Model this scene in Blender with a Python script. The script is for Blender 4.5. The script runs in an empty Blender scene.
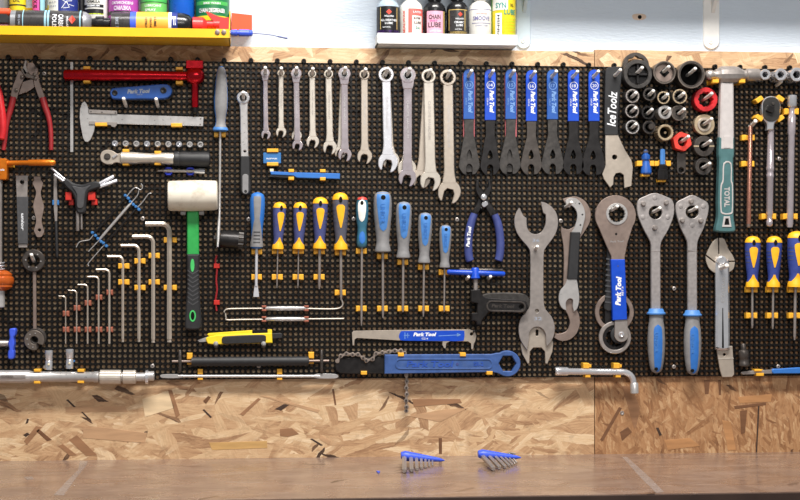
import bpy, bmesh, math, random
from math import sin, cos, pi, radians, atan, sqrt
from mathutils import Vector, Matrix, geometry
random.seed(7)
scene = bpy.context.scene
col = scene.collection

# ------------------------------------------------------------ camera
F, CX, CY, D, ZC = 1500.0, 400.0, 275.0, 3.0, 1.27
TH = atan(142.0 / F)
ST, CT = sin(TH), cos(TH)
cam_d = bpy.data.cameras.new('camera')
cam_d.sensor_width = 36.0
cam_d.lens = 36.0 * F / 800.0
cam_d.shift_y = 25.0 / 800.0
cam_d.clip_start = 0.05
cam = bpy.data.objects.new('camera', cam_d)
col.objects.link(cam)
cam.location = (0, -D, ZC)
cam.rotation_euler = (pi / 2, 0, -TH)
scene.camera = cam

# ------------------------------------------------------------ world, lamps, exposure
world = bpy.data.worlds.new('world')
scene.world = world
world.use_nodes = True
bg = world.node_tree.nodes['Background']
bg.inputs[0].default_value = (0.92, 0.96, 1.0, 1)
bg.inputs[1].default_value = 0.18

def area(name, loc, target, sx, sy, power, color):
    l = bpy.data.lights.new(name, 'AREA')
    l.shape = 'RECTANGLE'; l.size = sx; l.size_y = sy
    l.energy = power; l.color = color
    o = bpy.data.objects.new(name, l)
    col.objects.link(o)
    o.location = loc
    d = Vector(target) - Vector(loc)
    o.rotation_euler = d.to_track_quat('-Z', 'Y').to_euler()
    return o
area('ceiling_and_fill_lamp', (0.45, -1.35, 3.6), (0.35, 0.0, 1.35), 1.8, 0.35, 112, (1.0, 0.965, 0.92))
area('ceiling_and_fill_lamp', (0.6, -3.4, 2.8), (0.4, 0.0, 1.3), 1.5, 0.3, 27, (1.0, 0.965, 0.93))  # added fill lamp from behind the camera, for frontal light and bench reflection

vs = scene.view_settings
vs.view_transform = 'Standard'
vs.look = 'None'
vs.gamma = 1.0
vs.use_curve_mapping = False
vs.exposure = 0.32

# ------------------------------------------------------------ photo frame to wall-plane geometry
def W(px, py, h=0.0):
    """point that stands h metres in front of the pegboard face"""
    a = (px - CX) / F; b = (CY - py) / F
    t = (D - h) / (CT - a * ST)
    return Vector((t * (ST + a * CT), -h, ZC + t * b))
def sc(px, h=0.0):
    a = (px - CX) / F
    return (D - h) / (CT - a * ST) / F
ZB = 0.9045                                 # bench top height
def BENCH(px, py, z=0.0):
    a = (px - CX) / F; b = (CY - py) / F
    t = (ZB + z - ZC) / b
    return Vector((t * (ST + a * CT), -D + t * (CT - a * ST), ZB + z))

# ------------------------------------------------------------ materials
def lin(c):
    c = c / 255.0
    return c / 12.92 if c <= 0.04045 else ((c + 0.055) / 1.055) ** 2.4
def rgb(r, g, b): return (lin(r), lin(g), lin(b), 1)
MATS = {}
def nn(nt, t, **kw):
    n = nt.nodes.new(t)
    for k, v in kw.items(): setattr(n, k, v)
    return n
def mat(name, c, rough=0.5, metal=0.0, var=0.12, scale=60.0, bump=0.0, rvar=0.1, dirt=0.0, dirtc=(40, 30, 24), stretch=None, coat=0.0, spec=0.5):
    m = bpy.data.materials.new(name); m.use_nodes = True
    nt = m.node_tree; b = nt.nodes['Principled BSDF']
    tc = nn(nt, 'ShaderNodeTexCoord')
    src = tc.outputs['Object']
    if stretch:
        mp = nn(nt, 'ShaderNodeMapping'); mp.inputs['Scale'].default_value = stretch
        nt.links.new(src, mp.inputs[0]); src = mp.outputs[0]
    nz = nn(nt, 'ShaderNodeTexNoise'); nz.inputs['Scale'].default_value = scale
    nz.inputs['Detail'].default_value = 5.0
    nt.links.new(src, nz.inputs['Vector'])
    rp = nn(nt, 'ShaderNodeMapRange'); rp.inputs[1].default_value = 0.3; rp.inputs[2].default_value = 0.7
    rp.inputs[3].default_value = 1 - var; rp.inputs[4].default_value = 1 + var
    nt.links.new(nz.outputs[0], rp.inputs[0])
    mx = nn(nt, 'ShaderNodeVectorMath', operation='SCALE')
    mx.inputs[0].default_value = rgb(*c)[:3]
    nt.links.new(rp.outputs[0], mx.inputs['Scale'])
    outc = mx.outputs[0]
    if dirt > 0:
        n2 = nn(nt, 'ShaderNodeTexNoise'); n2.inputs['Scale'].default_value = scale * 0.6
        n2.inputs['Detail'].default_value = 8.0; n2.inputs['Roughness'].default_value = 0.7
        nt.links.new(tc.outputs['Object'], n2.inputs['Vector'])
        r2 = nn(nt, 'ShaderNodeMapRange'); r2.inputs[1].default_value = 0.5; r2.inputs[2].default_value = 0.75
        r2.inputs[3].default_value = 0; r2.inputs[4].default_value = dirt
        nt.links.new(n2.outputs[0], r2.inputs[0])
        mm = nn(nt, 'ShaderNodeMix', data_type='RGBA')
        nt.links.new(r2.outputs[0], mm.inputs[0]); nt.links.new(outc, mm.inputs[6])
        mm.inputs[7].default_value = rgb(*dirtc)
        outc = mm.outputs[2]
    nt.links.new(outc, b.inputs['Base Color'])
    rr = nn(nt, 'ShaderNodeMapRange'); rr.inputs[3].default_value = max(0.03, rough - rvar); rr.inputs[4].default_value = min(1, rough + rvar)
    nt.links.new(nz.outputs[0], rr.inputs[0]); nt.links.new(rr.outputs[0], b.inputs['Roughness'])
    b.inputs['Metallic'].default_value = metal
    b.inputs['Specular IOR Level'].default_value = spec
    if coat: b.inputs['Coat Weight'].default_value = coat; b.inputs['Coat Roughness'].default_value = 0.1
    if bump:
        bp = nn(nt, 'ShaderNodeBump'); bp.inputs['Strength'].default_value = bump; bp.inputs['Distance'].default_value = 0.001
        nt.links.new(nz.outputs[0], bp.inputs['Height']); nt.links.new(bp.outputs[0], b.inputs['Normal'])
    MATS[name] = m
    return m

def osb(name, pal, seed, big=1.0, rot=0.0, fine=.5):
    """oriented strand board: overlapping layers of stretched, randomly toned flakes"""
    m = bpy.data.materials.new(name); m.use_nodes = True
    nt = m.node_tree; L = nt.links.new; b = nt.nodes['Principled BSDF']
    tc = nn(nt, 'ShaderNodeTexCoord')
    sep = nn(nt, 'ShaderNodeSeparateXYZ'); L(tc.outputs['Object'], sep.inputs[0])
    com = nn(nt, 'ShaderNodeCombineXYZ'); L(sep.outputs[0], com.inputs[0]); L(sep.outputs[2], com.inputs[1])
    dn = nn(nt, 'ShaderNodeTexNoise'); dn.inputs['Scale'].default_value = 9; dn.inputs['Detail'].default_value = 3
    L(com.outputs[0], dn.inputs['Vector'])
    dv = nn(nt, 'ShaderNodeVectorMath', operation='MULTIPLY_ADD')
    L(dn.outputs['Color'], dv.inputs[0]); dv.inputs[1].default_value = (0.02, 0.02, 0); L(com.outputs[0], dv.inputs[2])
    en = nn(nt, 'ShaderNodeTexNoise'); en.inputs['Scale'].default_value = 130; en.inputs['Detail'].default_value = 4
    L(com.outputs[0], en.inputs['Vector'])
    dw = nn(nt, 'ShaderNodeVectorMath', operation='MULTIPLY_ADD')
    L(en.outputs['Color'], dw.inputs[0]); dw.inputs[1].default_value = (0.004, 0.004, 0); L(dv.outputs[0], dw.inputs[2])
    dv = dw
    mk = nn(nt, 'ShaderNodeTexNoise'); mk.inputs['Scale'].default_value = 6.5; mk.inputs['Detail'].default_value = 4
    mo = nn(nt, 'ShaderNodeVectorMath', operation='ADD'); L(com.outputs[0], mo.inputs[0]); mo.inputs[1].default_value = (seed * 3.1, seed, 0)
    L(mo.outputs[0], mk.inputs['Vector'])
    mkr = nn(nt, 'ShaderNodeMapRange'); mkr.inputs[1].default_value = fine; mkr.inputs[2].default_value = fine + .08
    L(mk.outputs[0], mkr.inputs[0])
    base = None; hsum = None
    layers = [(4, .15, .032, 0.0), (-9, .12, .022, .50), (28, .085, .026, .62), (-38, .075, .018, .66), (3, .13, .016, .58), (66, .06, .015, .78), (-14, .06, .009, .80), (24, .030, .008, -1.45), (-34, .024, .006, -1.5), (5, .034, .006, -1.6), (20, .034, .0055, 2.975), (-55, .022, .005, 2.98)]
    for i, (ang, ln, wd, th) in enumerate(layers):
        mp = nn(nt, 'ShaderNodeMapping', vector_type='POINT')
        mp.inputs['Rotation'].default_value = (0, 0, radians(ang + rot))
        mp.inputs['Scale'].default_value = (1, 1, 1)
        mp.inputs['Location'].default_value = (seed * 1.37 + i * .71, seed * .53 - i * .37, 0)
        L(dv.outputs[0], mp.inputs[0])
        m2 = nn(nt, 'ShaderNodeVectorMath', operation='MULTIPLY')
        L(mp.outputs[0], m2.inputs[0]); m2.inputs[1].default_value = (1 / (ln * big), 1 / (wd * big), 1)
        vo = nn(nt, 'ShaderNodeTexVoronoi', voronoi_dimensions='2D', feature='F1')
        vo.inputs['Scale'].default_value = 1.0
        L(m2.outputs[0], vo.inputs['Vector'])
        sc_ = nn(nt, 'ShaderNodeSeparateColor'); L(vo.outputs['Color'], sc_.inputs[0])
        gr = nn(nt, 'ShaderNodeTexNoise'); gr.inputs['Scale'].default_value = 1.0; gr.inputs['Detail'].default_value = 6; gr.inputs['Roughness'].default_value = .65
        m3 = nn(nt, 'ShaderNodeVectorMath', operation='MULTIPLY'); L(mp.outputs[0], m3.inputs[0]); m3.inputs[1].default_value = (22, 330, 1)
        L(m3.outputs[0], gr.inputs['Vector'])
        ad = nn(nt, 'ShaderNodeMath', operation='MULTIPLY_ADD'); L(gr.outputs[0], ad.inputs[0]); ad.inputs[1].default_value = .9
        cc = nn(nt, 'ShaderNodeMath', operation='MULTIPLY_ADD'); L(sc_.outputs[0], cc.inputs[0]); cc.inputs[1].default_value = .54; cc.inputs[2].default_value = .33
        L(cc.outputs[0], ad.inputs[2])
        a2 = nn(nt, 'ShaderNodeMath', operation='SUBTRACT'); L(ad.outputs[0], a2.inputs[0]); a2.inputs[1].default_value = .45
        rp = nn(nt, 'ShaderNodeValToRGB'); e = rp.color_ramp.elements
        e[0].position = 0; e[0].color = rgb(*pal[0]); e[1].position = 1; e[1].color = rgb(*pal[-1])
        for k in range(1, len(pal) - 1):
            x = e.new(k / (len(pal) - 1)); x.color = rgb(*pal[k])
        L(a2.outputs[0], rp.inputs[0])
        if base is None:
            base = rp.outputs[0]; hsum = sc_.outputs[1]
        else:
            gt = nn(nt, 'ShaderNodeMapRange'); gt.inputs[1].default_value = th; gt.inputs[2].default_value = th + .015
            L(sc_.outputs[1], gt.inputs[0])
            if th < 0 or th > 2:
                gt.inputs[1].default_value = abs(th) - (1 if th < 0 else 2); gt.inputs[2].default_value = gt.inputs[1].default_value + .015
            if th < 0:
                gm = nn(nt, 'ShaderNodeMath', operation='MULTIPLY'); L(gt.outputs[0], gm.inputs[0]); L(mkr.outputs[0], gm.inputs[1]); gt = gm
            if th > 2:
                e[0].color = rgb(*[int(c * .7) for c in pal[0]]); a2.inputs[1].default_value = .85
            mm = nn(nt, 'ShaderNodeMix', data_type='RGBA'); L(gt.outputs[0], mm.inputs[0]); L(base, mm.inputs[6]); L(rp.outputs[0], mm.inputs[7])
            base = mm.outputs[2]
            hm = nn(nt, 'ShaderNodeMath', operation='ADD'); L(hsum, hm.inputs[0]); L(gt.outputs[0], hm.inputs[1]); hsum = hm.outputs[0]
    fl = nn(nt, 'ShaderNodeTexNoise'); fl.inputs['Scale'].default_value = 45; fl.inputs['Detail'].default_value = 9; fl.inputs['Roughness'].default_value = .75
    L(com.outputs[0], fl.inputs['Vector'])
    fr = nn(nt, 'ShaderNodeMapRange'); fr.inputs[1].default_value = .52; fr.inputs[2].default_value = .74; fr.inputs[3].default_value = 0; fr.inputs[4].default_value = .45
    L(fl.outputs[0], fr.inputs[0])
    fm = nn(nt, 'ShaderNodeMix', data_type='RGBA'); L(fr.outputs[0], fm.inputs[0]); L(base, fm.inputs[6]); fm.inputs[7].default_value = rgb(*pal[0])
    L(fm.outputs[2], b.inputs['Base Color'])
    bp = nn(nt, 'ShaderNodeBump'); bp.inputs['Strength'].default_value = .35; bp.inputs['Distance'].default_value = .0006
    L(hsum, bp.inputs['Height']); L(bp.outputs[0], b.inputs['Normal'])
    b.inputs['Roughness'].default_value = .5
    MATS[name] = m
    return m

mat('peg_black', (13, 11, 10), .42, 0, .2, 90, spec=.3)
mat('satin', (206, 198, 186), .34, .55, .05, 120, rvar=.06)
mat('satin_beige', (192, 180, 166), .36, .55, .06, 120, rvar=.06)
mat('chrome', (226, 226, 230), .16, .72, .05, 80, rvar=.05)
mat('chrome_violet', (206, 195, 200), .16, .62, .1, 70, rvar=.06)
mat('steel', (164, 156, 151), .36, .55, .09, 120, rvar=.08)
mat('steel_bright', (196, 193, 191), .3, .55, .06, 120, rvar=.08)
mat('steel_dark', (118, 108, 100), .4, .6, .14, 90, dirt=.25, dirtc=(70, 55, 45))
mat('steel_brown', (148, 131, 122), .42, .55, .1, 100, dirt=.15, dirtc=(80, 60, 50))
mat('cast_grey', (172, 166, 164), .5, .7, .12, 150, bump=.15)
mat('gunmetal', (84, 78, 74), .36, .6, .18, 110)
mat('black_oxide', (46, 44, 44), .36, .6, .2, 100)
mat('worn_black', (70, 67, 65), .42, .55, .3, 130, dirt=.25, dirtc=(120, 112, 104))
mat('yellow_plastic', (238, 176, 52), .42, 0, .08, 90)
mat('copper_plastic', (158, 92, 72), .45, .1, .12, 90)
mat('blue_clip_plastic', (52, 112, 172), .42, 0, .1, 90)
mat('navy_clip_plastic', (34, 56, 190), .4, 0, .1, 90)
mat('red_clip_plastic', (196, 44, 34), .42, 0, .1, 90)
mat('grey_clip_plastic', (128, 126, 124), .45, 0, .1, 90)
mat('zinc_peg', (234, 229, 222), .35, .0, .08, 120)
mat('dip_blue', (18, 72, 190), .34, 0, .08, 80)
mat('dip_blue_faded', (32, 84, 164), .4, 0, .14, 80)
mat('dip_pink', (176, 92, 98), .5, 0, .1, 80)
mat('print_white', (236, 238, 242), .5, 0, .05, 90)
mat('print_faint', (120, 160, 214), .5, 0, .1, 90)
mat('print_grey', (150, 156, 168), .5, 0, .1, 90)
mat('black_rubber', (34, 34, 36), .55, 0, .18, 120, bump=.15)
mat('black_gloss', (24, 24, 26), .25, 0, .15, 90)
mat('grey_rubber', (132, 131, 132), .55, 0, .1, 120, bump=.1)
mat('dark_grey_rubber', (70, 70, 72), .5, 0, .15, 120, bump=.1)
mat('blue_rubber', (44, 110, 190), .5, 0, .08, 90)
mat('sky_rubber', (72, 128, 196), .5, 0, .08, 90)
mat('violet_rubber', (72, 78, 128), .5, 0, .1, 120, bump=.1)
mat('royal_rubber', (52, 68, 142), .5, 0, .1, 120, bump=.1)
mat('slate_rubber', (86, 86, 98), .5, 0, .1, 120, bump=.1)
mat('amber_rubber', (250, 184, 36), .42, 0, .06, 90)
mat('teal_plastic', (58, 108, 130), .3, 0, .1, 90)
mat('hammer_teal', (70, 108, 110), .5, 0, .1, 90, bump=.1)
mat('hammer_grey', (186, 180, 178), .55, 0, .07, 90)
mat('red_anodised', (196, 20, 34), .25, .75, .06, 90)
mat('red_grip', (146, 36, 40), .4, 0, .1, 90)
mat('red_bright', (196, 38, 44), .35, 0, .08, 90)
mat('red_nut', (222, 66, 54), .4, 0, .08, 90)
mat('orange_anodised', (226, 124, 30), .3, .55, .08, 90)
mat('orange_translucent', (186, 88, 30), .25, .2, .1, 70)
mat('hole_shade', (8, 8, 8), .8, 0, .1, 90, spec=.2)  # black that paints in the shade inside holes and recesses
mat('mallet_white', (226, 218, 202), .6, 0, .05, 30, dirt=.85, dirtc=(150, 126, 98), bump=.1)
mat('green_fibre', (44, 158, 74), .4, 0, .1, 80)
mat('green_bright', (70, 190, 100), .4, 0, .08, 80)
mat('knife_yellow', (250, 216, 44), .38, 0, .05, 80)
mat('handle_navy', (64, 74, 132), .42, 0, .08, 80)
mat('whip_blue', (60, 90, 148), .38, 0, .2, 60, dirt=.55, dirtc=(92, 106, 140))
mat('emboss_blue', (44, 82, 172), .4, 0, .12, 80)
mat('chain_steel', (160, 146, 136), .36, .55, .2, 150)
mat('satin_white', (226, 226, 232), .26, .5, .05, 100, rvar=.06)
mat('copper', (196, 138, 118), .25, .75, .1, 60)
mat('smoked', (74, 72, 70), .12, .5, .15, 60)
mat('tan_metal', (196, 176, 146), .4, .7, .1, 90)
mat('nub_cream', (232, 220, 184), .5, 0, .08, 90)
mat('shelf_yellow', (242, 188, 22), .35, 0, .05, 30)
mat('shelf_white', (240, 240, 238), .4, 0, .04, 30)
mat('bracket_white', (236, 234, 230), .5, 0, .05, 40)
mat('bracket_blue', (206, 222, 232), .5, 0, .05, 40)
mat('hexset_blue', (62, 92, 220), .4, 0, .08, 90)
mat('paper_white', (236, 234, 228), .5, 0, .05, 60)

# ------------------------------------------------------------ mesh building
class MB:
    def __init__(self): self.v = []; self.f = []
    def add(self, vs, fs):
        o = len(self.v); self.v += [Vector(p) for p in vs]
        self.f += [tuple(i + o for i in f) for f in fs]
        return self
    def plate(self, pts, h0, h1, holes=(), bev=0.0004):
        """extruded outline (photo-frame points on the plane h1) with a chamfered front edge"""
        def prep(ps, ccw):
            q = []
            for p in ps:
                w = W(p[0], p[1], h1); c = Vector((w.x, w.z))
                if not q or (c - q[-1]).length > 1e-6: q.append(c)
            if (q[0] - q[-1]).length < 1e-6: q.pop()
            a = sum(q[i].x * q[(i + 1) % len(q)].y - q[(i + 1) % len(q)].x * q[i].y for i in range(len(q)))
            if (a > 0) != ccw: q.reverse()
            return q
        def inset(q, b):
            r = []; n = len(q)
            for i in range(n):
                e1 = (q[i] - q[i - 1]).normalized(); e2 = (q[(i + 1) % n] - q[i]).normalized()
                n1 = Vector((-e1.y, e1.x)); n2 = Vector((-e2.y, e2.x))
                m = (n1 + n2) / max(0.35, 1 + n1.dot(n2))
                r.append(q[i] + m * b)
            return r
        loops = [prep(pts, True)] + [prep(h, False) for h in holes]
        ins = [inset(q, bev) for q in loops]
        vs = []; fs = []; o = 0; fl = []; bl = []
        for q, r in zip(loops, ins):
            n = len(q)
            vs += [Vector((p.x, -h1, p.y)) for p in r]
            vs += [Vector((p.x, -(h1 - bev), p.y)) for p in q]
            vs += [Vector((p.x, -h0, p.y)) for p in q]
            for i in range(n):
                j = (i + 1) % n
                fs.append((o + i, o + n + i, o + n + j, o + j))
                fs.append((o + n + i, o + 2 * n + i, o + 2 * n + j, o + n + j))
            fl += [o + i for i in range(n)]; bl += [o + 2 * n + i for i in range(n)]
            o += 3 * n
        for L_, tess in ((fl, ins), (bl, loops)):
            if len(tess) == 1 and len(tess[0]) <= 4:
                fs.append(tuple(L_))
            else:
                for t in geometry.tessellate_polygon([[Vector((p.x, p.y, 0)) for p in q] for q in tess]):
                    fs.append(tuple(L_[k] for k in t))
        return self.add(vs, fs)
    def box(self, x0, y0, x1, y1, h0, h1, bev=0.0006):
        return self.plate([(x0, y0), (x1, y0), (x1, y1), (x0, y1)], h0, h1, bev=bev)
    def rbox(self, x0, y0, x1, y1, h0, h1, r=2, bev=0.0006):
        return self.plate(rrect(x0, y0, x1, y1, r), h0, h1, bev=bev)
    def tube3(self, P, R, n=10):
        """tube through world points with radii in metres"""
        m = len(P); rings = []
        up = None
        for i in range(m):
            t = (P[min(i + 1, m - 1)] - P[max(i - 1, 0)]).normalized()
            if up is None:
                up = Vector((0, -1, 0)) if abs(t.y) < .9 else Vector((0, 0, 1))
            up = (up - t * up.dot(t)).normalized()
            s = t.cross(up)
            rings.append([P[i] + (up * cos(2 * pi * k / n) + s * sin(2 * pi * k / n)) * R[i] for k in range(n)])
        vs = [p for r in rings for p in r]; fs = []
        for i in range(m - 1):
            for k in range(n):
                k2 = (k + 1) % n
                fs.append((i * n + k, i * n + k2, (i + 1) * n + k2, (i + 1) * n + k))
        fs.append(tuple(range(n))); fs.append(tuple((m - 1) * n + k for k in range(n)))
        return self.add(vs, fs)
    def tube(self, path, r, n=10):
        """path of (px, py, h); r in photo pixels"""
        P = [W(*p) for p in path]
        R = list(r) if isinstance(r, (list, tuple)) else [r] * len(path)
        return self.tube3(P, [R[i] * sc(path[i][0], path[i][2]) for i in range(len(path))], n)
    def lathe(self, p0, p1, prof, n=18, fy=1.0, fn=None, ang=None, off=0.0):
        """revolve about the axis p0->p1, each (px,py,h); prof [(t 0..1, radius px)]"""
        A0 = W(*p0); A1 = W(*p1); ax = (A1 - A0); Ln = ax.length; ax = ax / Ln
        N = Vector((0, -1, 0)); N = (N - ax * N.dot(ax)).normalized(); B = ax.cross(N)
        vs = []; fs = []; m = len(prof)
        for (t, r) in prof:
            s = sc(p0[0] + (p1[0] - p0[0]) * t, p0[2])
            for k in range(n):
                th = 2 * pi * k / n
                q = max(r, 0.02) * s * (fn(th, t) if fn else 1.0)
                vs.append(A0 + ax * (Ln * t) + N * (cos(th) * q * fy) + B * (sin(th) * q))
        for i in range(m - 1):
            for k in range(n):
                k2 = (k + 1) % n
                fs.append((i * n + k, i * n + k2, (i + 1) * n + k2, (i + 1) * n + k))
        fs.append(tuple(range(n))); fs.append(tuple((m - 1) * n + k for k in range(n)))
        return self.add(vs, fs)
    def patch(self, p0, p1, prof, t0, t1, half, fy=1.0, nt=14, na=8, c=0.0, lift=0.0005):
        """thin inlay that follows a lathed surface; half(u) half-angle at u in 0..1"""
        A0 = W(*p0); A1 = W(*p1); ax = (A1 - A0); Ln = ax.length; ax = ax / Ln
        N = Vector((0, -1, 0)); N = (N - ax * N.dot(ax)).normalized(); B = ax.cross(N)
        def R(t):
            for i in range(len(prof) - 1):
                if prof[i][0] <= t <= prof[i + 1][0] and prof[i + 1][0] > prof[i][0]:
                    u = (t - prof[i][0]) / (prof[i + 1][0] - prof[i][0])
                    return prof[i][1] * (1 - u) + prof[i + 1][1] * u
            return prof[-1][1]
        vs = []; fs = []
        for sgn in (1, -1):
            for i in range(nt + 1):
                u = i / nt; t = t0 + (t1 - t0) * u
                s = sc(p0[0] + (p1[0] - p0[0]) * t, p0[2]); q = R(t) * s + lift * sgn
                h = max(half(u), 0.01)
                for k in range(na + 1):
                    th = c - h + 2 * h * k / na
                    vs.append(A0 + ax * (Ln * t) + N * (cos(th) * q * fy) + B * (sin(th) * q))
        w = na + 1; o = (nt + 1) * w
        for i in range(nt):
            for k in range(na):
                fs.append((i * w + k, i * w + k + 1, (i + 1) * w + k + 1, (i + 1) * w + k))
                fs.append((o + i * w + k, o + (i + 1) * w + k, o + (i + 1) * w + k + 1, o + i * w + k + 1))
        for i in range(nt):
            for k in (0, na):
                fs.append((i * w + k, (i + 1) * w + k, o + (i + 1) * w + k, o + i * w + k))
        for i in (0, nt):
            for k in range(na):
                fs.append((i * w + k, i * w + k + 1, o + i * w + k + 1, o + i * w + k))
        return self.add(vs, fs)
    def ylathe(self, px, py, prof, n=24, fn=None, href=None, tilt=None):
        """revolve about an axis standing out of the board; prof [(h, radius px)] (front last)"""
        if href is None: href = max(p[0] for p in prof)
        c = W(px, py, href); s = sc(px, href)
        vs = []; fs = []; m = len(prof)
        for (h, r) in prof:
            for k in range(n):
                th = 2 * pi * k / n
                q = max(r, 0.02) * s * (fn(th, h, r) if fn else 1.0)
                vs.append(Vector((c.x + cos(th) * q, -h, c.z + sin(th) * q)))
        for i in range(m - 1):
            for k in range(n):
                k2 = (k + 1) % n
                fs.append((i * n + k, i * n + k2, (i + 1) * n + k2, (i + 1) * n + k))
        fs.append(tuple(range(n))); fs.append(tuple((m - 1) * n + k for k in range(n)))
        return self.add(vs, fs)
    def ring(self, px, py, R, r, h0, h1, n=24, fn=None, bev=.0005, fni=None):
        c = W(px, py, h1); s = sc(px, h1)
        b = bev / s
        prof = [(h0, r, 1), (h0, R, 0), (h1 - bev, R, 0), (h1, R - b, 0), (h1, r + b, 1), (h1 - bev, r, 1)]
        vs = []; fs = []
        for (h, q, inner) in prof:
            for k in range(n):
                th = 2 * pi * k / n
                f = (fni(th) if (inner and fni) else fn(th) if (fn and not inner) else 1.0)
                vs.append(Vector((c.x + cos(th) * q * s * f, -h, c.z + sin(th) * q * s * f)))
        m = len(prof)
        for i in range(m):
            i2 = (i + 1) % m
            for k in range(n):
                k2 = (k + 1) % n
                fs.append((i * n + k, i * n + k2, i2 * n + k2, i2 * n + k))
        return self.add(vs, fs)
    def wbox(self, x0, x1, y0, y1, z0, z1):
        vs = [(x, y, z) for x in (x0, x1) for y in (y0, y1) for z in (z0, z1)]
        return self.add(vs, [(0, 1, 3, 2), (4, 6, 7, 5), (0, 4, 5, 1), (2, 3, 7, 6), (0, 2, 6, 4), (1, 5, 7, 3)])
    def cyl(self, O, A, prof, n=24, N=Vector((0, -1, 0)), fn=None):
        """revolve about world axis A from O; prof [(metres along, radius metres)]"""
        A = A.normalized(); N = (N - A * N.dot(A)).normalized(); B = A.cross(N)
        vs = []; fs = []; m = len(prof)
        for (t, r) in prof:
            for k in range(n):
                th = 2 * pi * k / n
                q = max(r, 2e-5) * (fn(th, t) if fn else 1)
                vs.append(O + A * t + (N * cos(th) + B * sin(th)) * q)
        for i in range(m - 1):
            for k in range(n):
                k2 = (k + 1) % n
                fs.append((i * n + k, i * n + k2, (i + 1) * n + k2, (i + 1) * n + k))
        fs.append(tuple(range(n))); fs.append(tuple((m - 1) * n + k for k in range(n)))
        return self.add(vs, fs)

def arc(cx, cy, r, a0, a1, n=12, ry=None):
    ry = r if ry is None else ry
    return [(cx + r * cos(radians(a0 + (a1 - a0) * i / n)), cy + ry * sin(radians(a0 + (a1 - a0) * i / n))) for i in range(n + 1)]
def circ(cx, cy, r, n=20, ry=None): return arc(cx, cy, r, 0, 360 - 360 / n, n - 1, ry)
def rrect(x0, y0, x1, y1, r, n=4):
    return arc(x1 - r, y0 + r, r, -90, 0, n) + arc(x1 - r, y1 - r, r, 0, 90, n) + arc(x0 + r, y1 - r, r, 90, 180, n) + arc(x0 + r, y0 + r, r, 180, 270, n)
def cr(pts, n=4, closed=True):
    """Catmull-Rom through the points; a doubled point stays a corner"""
    out = []; m = len(pts)
    for i in range(m if closed else m - 1):
        g = (lambda k: pts[k % m]) if closed else (lambda k: pts[min(max(k, 0), m - 1)])
        p0, p1, p2, p3 = g(i - 1), g(i), g(i + 1), g(i + 2)
        if p1 == p2: continue
        for k in range(n):
            t = k / n
            out.append(tuple(0.5 * (2 * p1[d] + (p2[d] - p0[d]) * t + (2 * p0[d] - 5 * p1[d] + 4 * p2[d] - p3[d]) * t * t + (3 * p1[d] - p0[d] - 3 * p2[d] + p3[d]) * t ** 3) for d in range(len(p1))))
    if not closed: out.append(tuple(pts[-1]))
    return out
def rot(pts, cx, cy, deg):
    c, s = cos(radians(deg)), sin(radians(deg))
    return [(cx + (x - cx) * c - (y - cy) * s, cy + (x - cx) * s + (y - cy) * c) for x, y in pts]

# ------------------------------------------------------------ objects
ORG = {}
def mesh_from(name, mb, mt, org, smooth=0.7):
    me = bpy.data.meshes.new(name)
    me.from_pydata([v - org for v in mb.v], [], mb.f)
    bm = bmesh.new(); bm.from_mesh(me)
    bmesh.ops.recalc_face_normals(bm, faces=bm.faces)
    bm.to_mesh(me); bm.free()
    me.materials.append(MATS[mt])
    if smooth:
        me.polygons.foreach_set('use_smooth', [True] * len(me.polygons))
        me.set_sharp_from_angle(angle=smooth)
    return me
def tag(o, label, cat, group=None, kind=None):
    if label: o['label'] = label
    if cat: o['category'] = cat
    if group: o['group'] = group
    if kind: o['kind'] = kind
    return o
def thing(name, label, cat, loc, group=None):
    o = bpy.data.objects.new(name, None); col.objects.link(o)
    o.empty_display_size = 0.01
    o.location = loc; ORG[o] = Vector(loc)
    return tag(o, label, cat, group)
def part(parent, name, mb, mt, label=None, smooth=0.7):
    org = ORG[parent]
    o = bpy.data.objects.new(name, mesh_from(name, mb, mt, org, smooth)); col.objects.link(o)
    o.parent = parent; ORG[o] = org
    if label: o['label'] = label
    return o
def solo(name, label, cat, mb, mt, group=None, kind=None, smooth=0.7, org=None):
    if org is None:
        n = len(mb.v)
        org = Vector((sum(v.x for v in mb.v) / n, max(v.y for v in mb.v), min(v.z for v in mb.v)))
    o = bpy.data.objects.new(name, mesh_from(name, mb, mt, org, smooth)); col.objects.link(o)
    o.location = org; ORG[o] = org
    return tag(o, label, cat, group, kind)

# ------------------------------------------------------------ printed lettering
TXT = {}
def txt(s, bold=0.0):
    if (s, bold) in TXT: return TXT[(s, bold)]
    cu = bpy.data.curves.new('lettering', 'FONT'); cu.body = s; cu.resolution_u = 2; cu.offset = bold
    ob = bpy.data.objects.new('lettering', cu)
    me = bpy.data.meshes.new_from_object(ob)
    vs = [(v.co.x, v.co.y) for v in me.vertices]; fs = [tuple(p.vertices) for p in me.polygons]
    bpy.data.objects.remove(ob); bpy.data.curves.remove(cu); bpy.data.meshes.remove(me)
    x0 = min(v[0] for v in vs); x1 = max(v[0] for v in vs); y0 = min(v[1] for v in vs); y1 = max(v[1] for v in vs)
    vs = [((x - (x0 + x1) / 2) / (x1 - x0), (y - (y0 + y1) / 2) / (y1 - y0)) for x, y in vs]
    TXT[(s, bold)] = (vs, fs)
    return TXT[(s, bold)]
def tflat(mb, s, cx, cy, w, hh, deg, h, bold=0.02, shear=0.0):
    """lettering lying flat at h, w x hh photo pixels, turned clockwise by deg"""
    vs, fs = txt(s, bold); c, sn = cos(radians(deg)), sin(radians(deg))
    out = []
    for x, y in vs:
        u = x * w + shear * y * hh; v = -y * hh
        out.append(W(cx + u * c - v * sn, cy + u * sn + v * c, h))
    return mb.add(out, fs)
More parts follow.
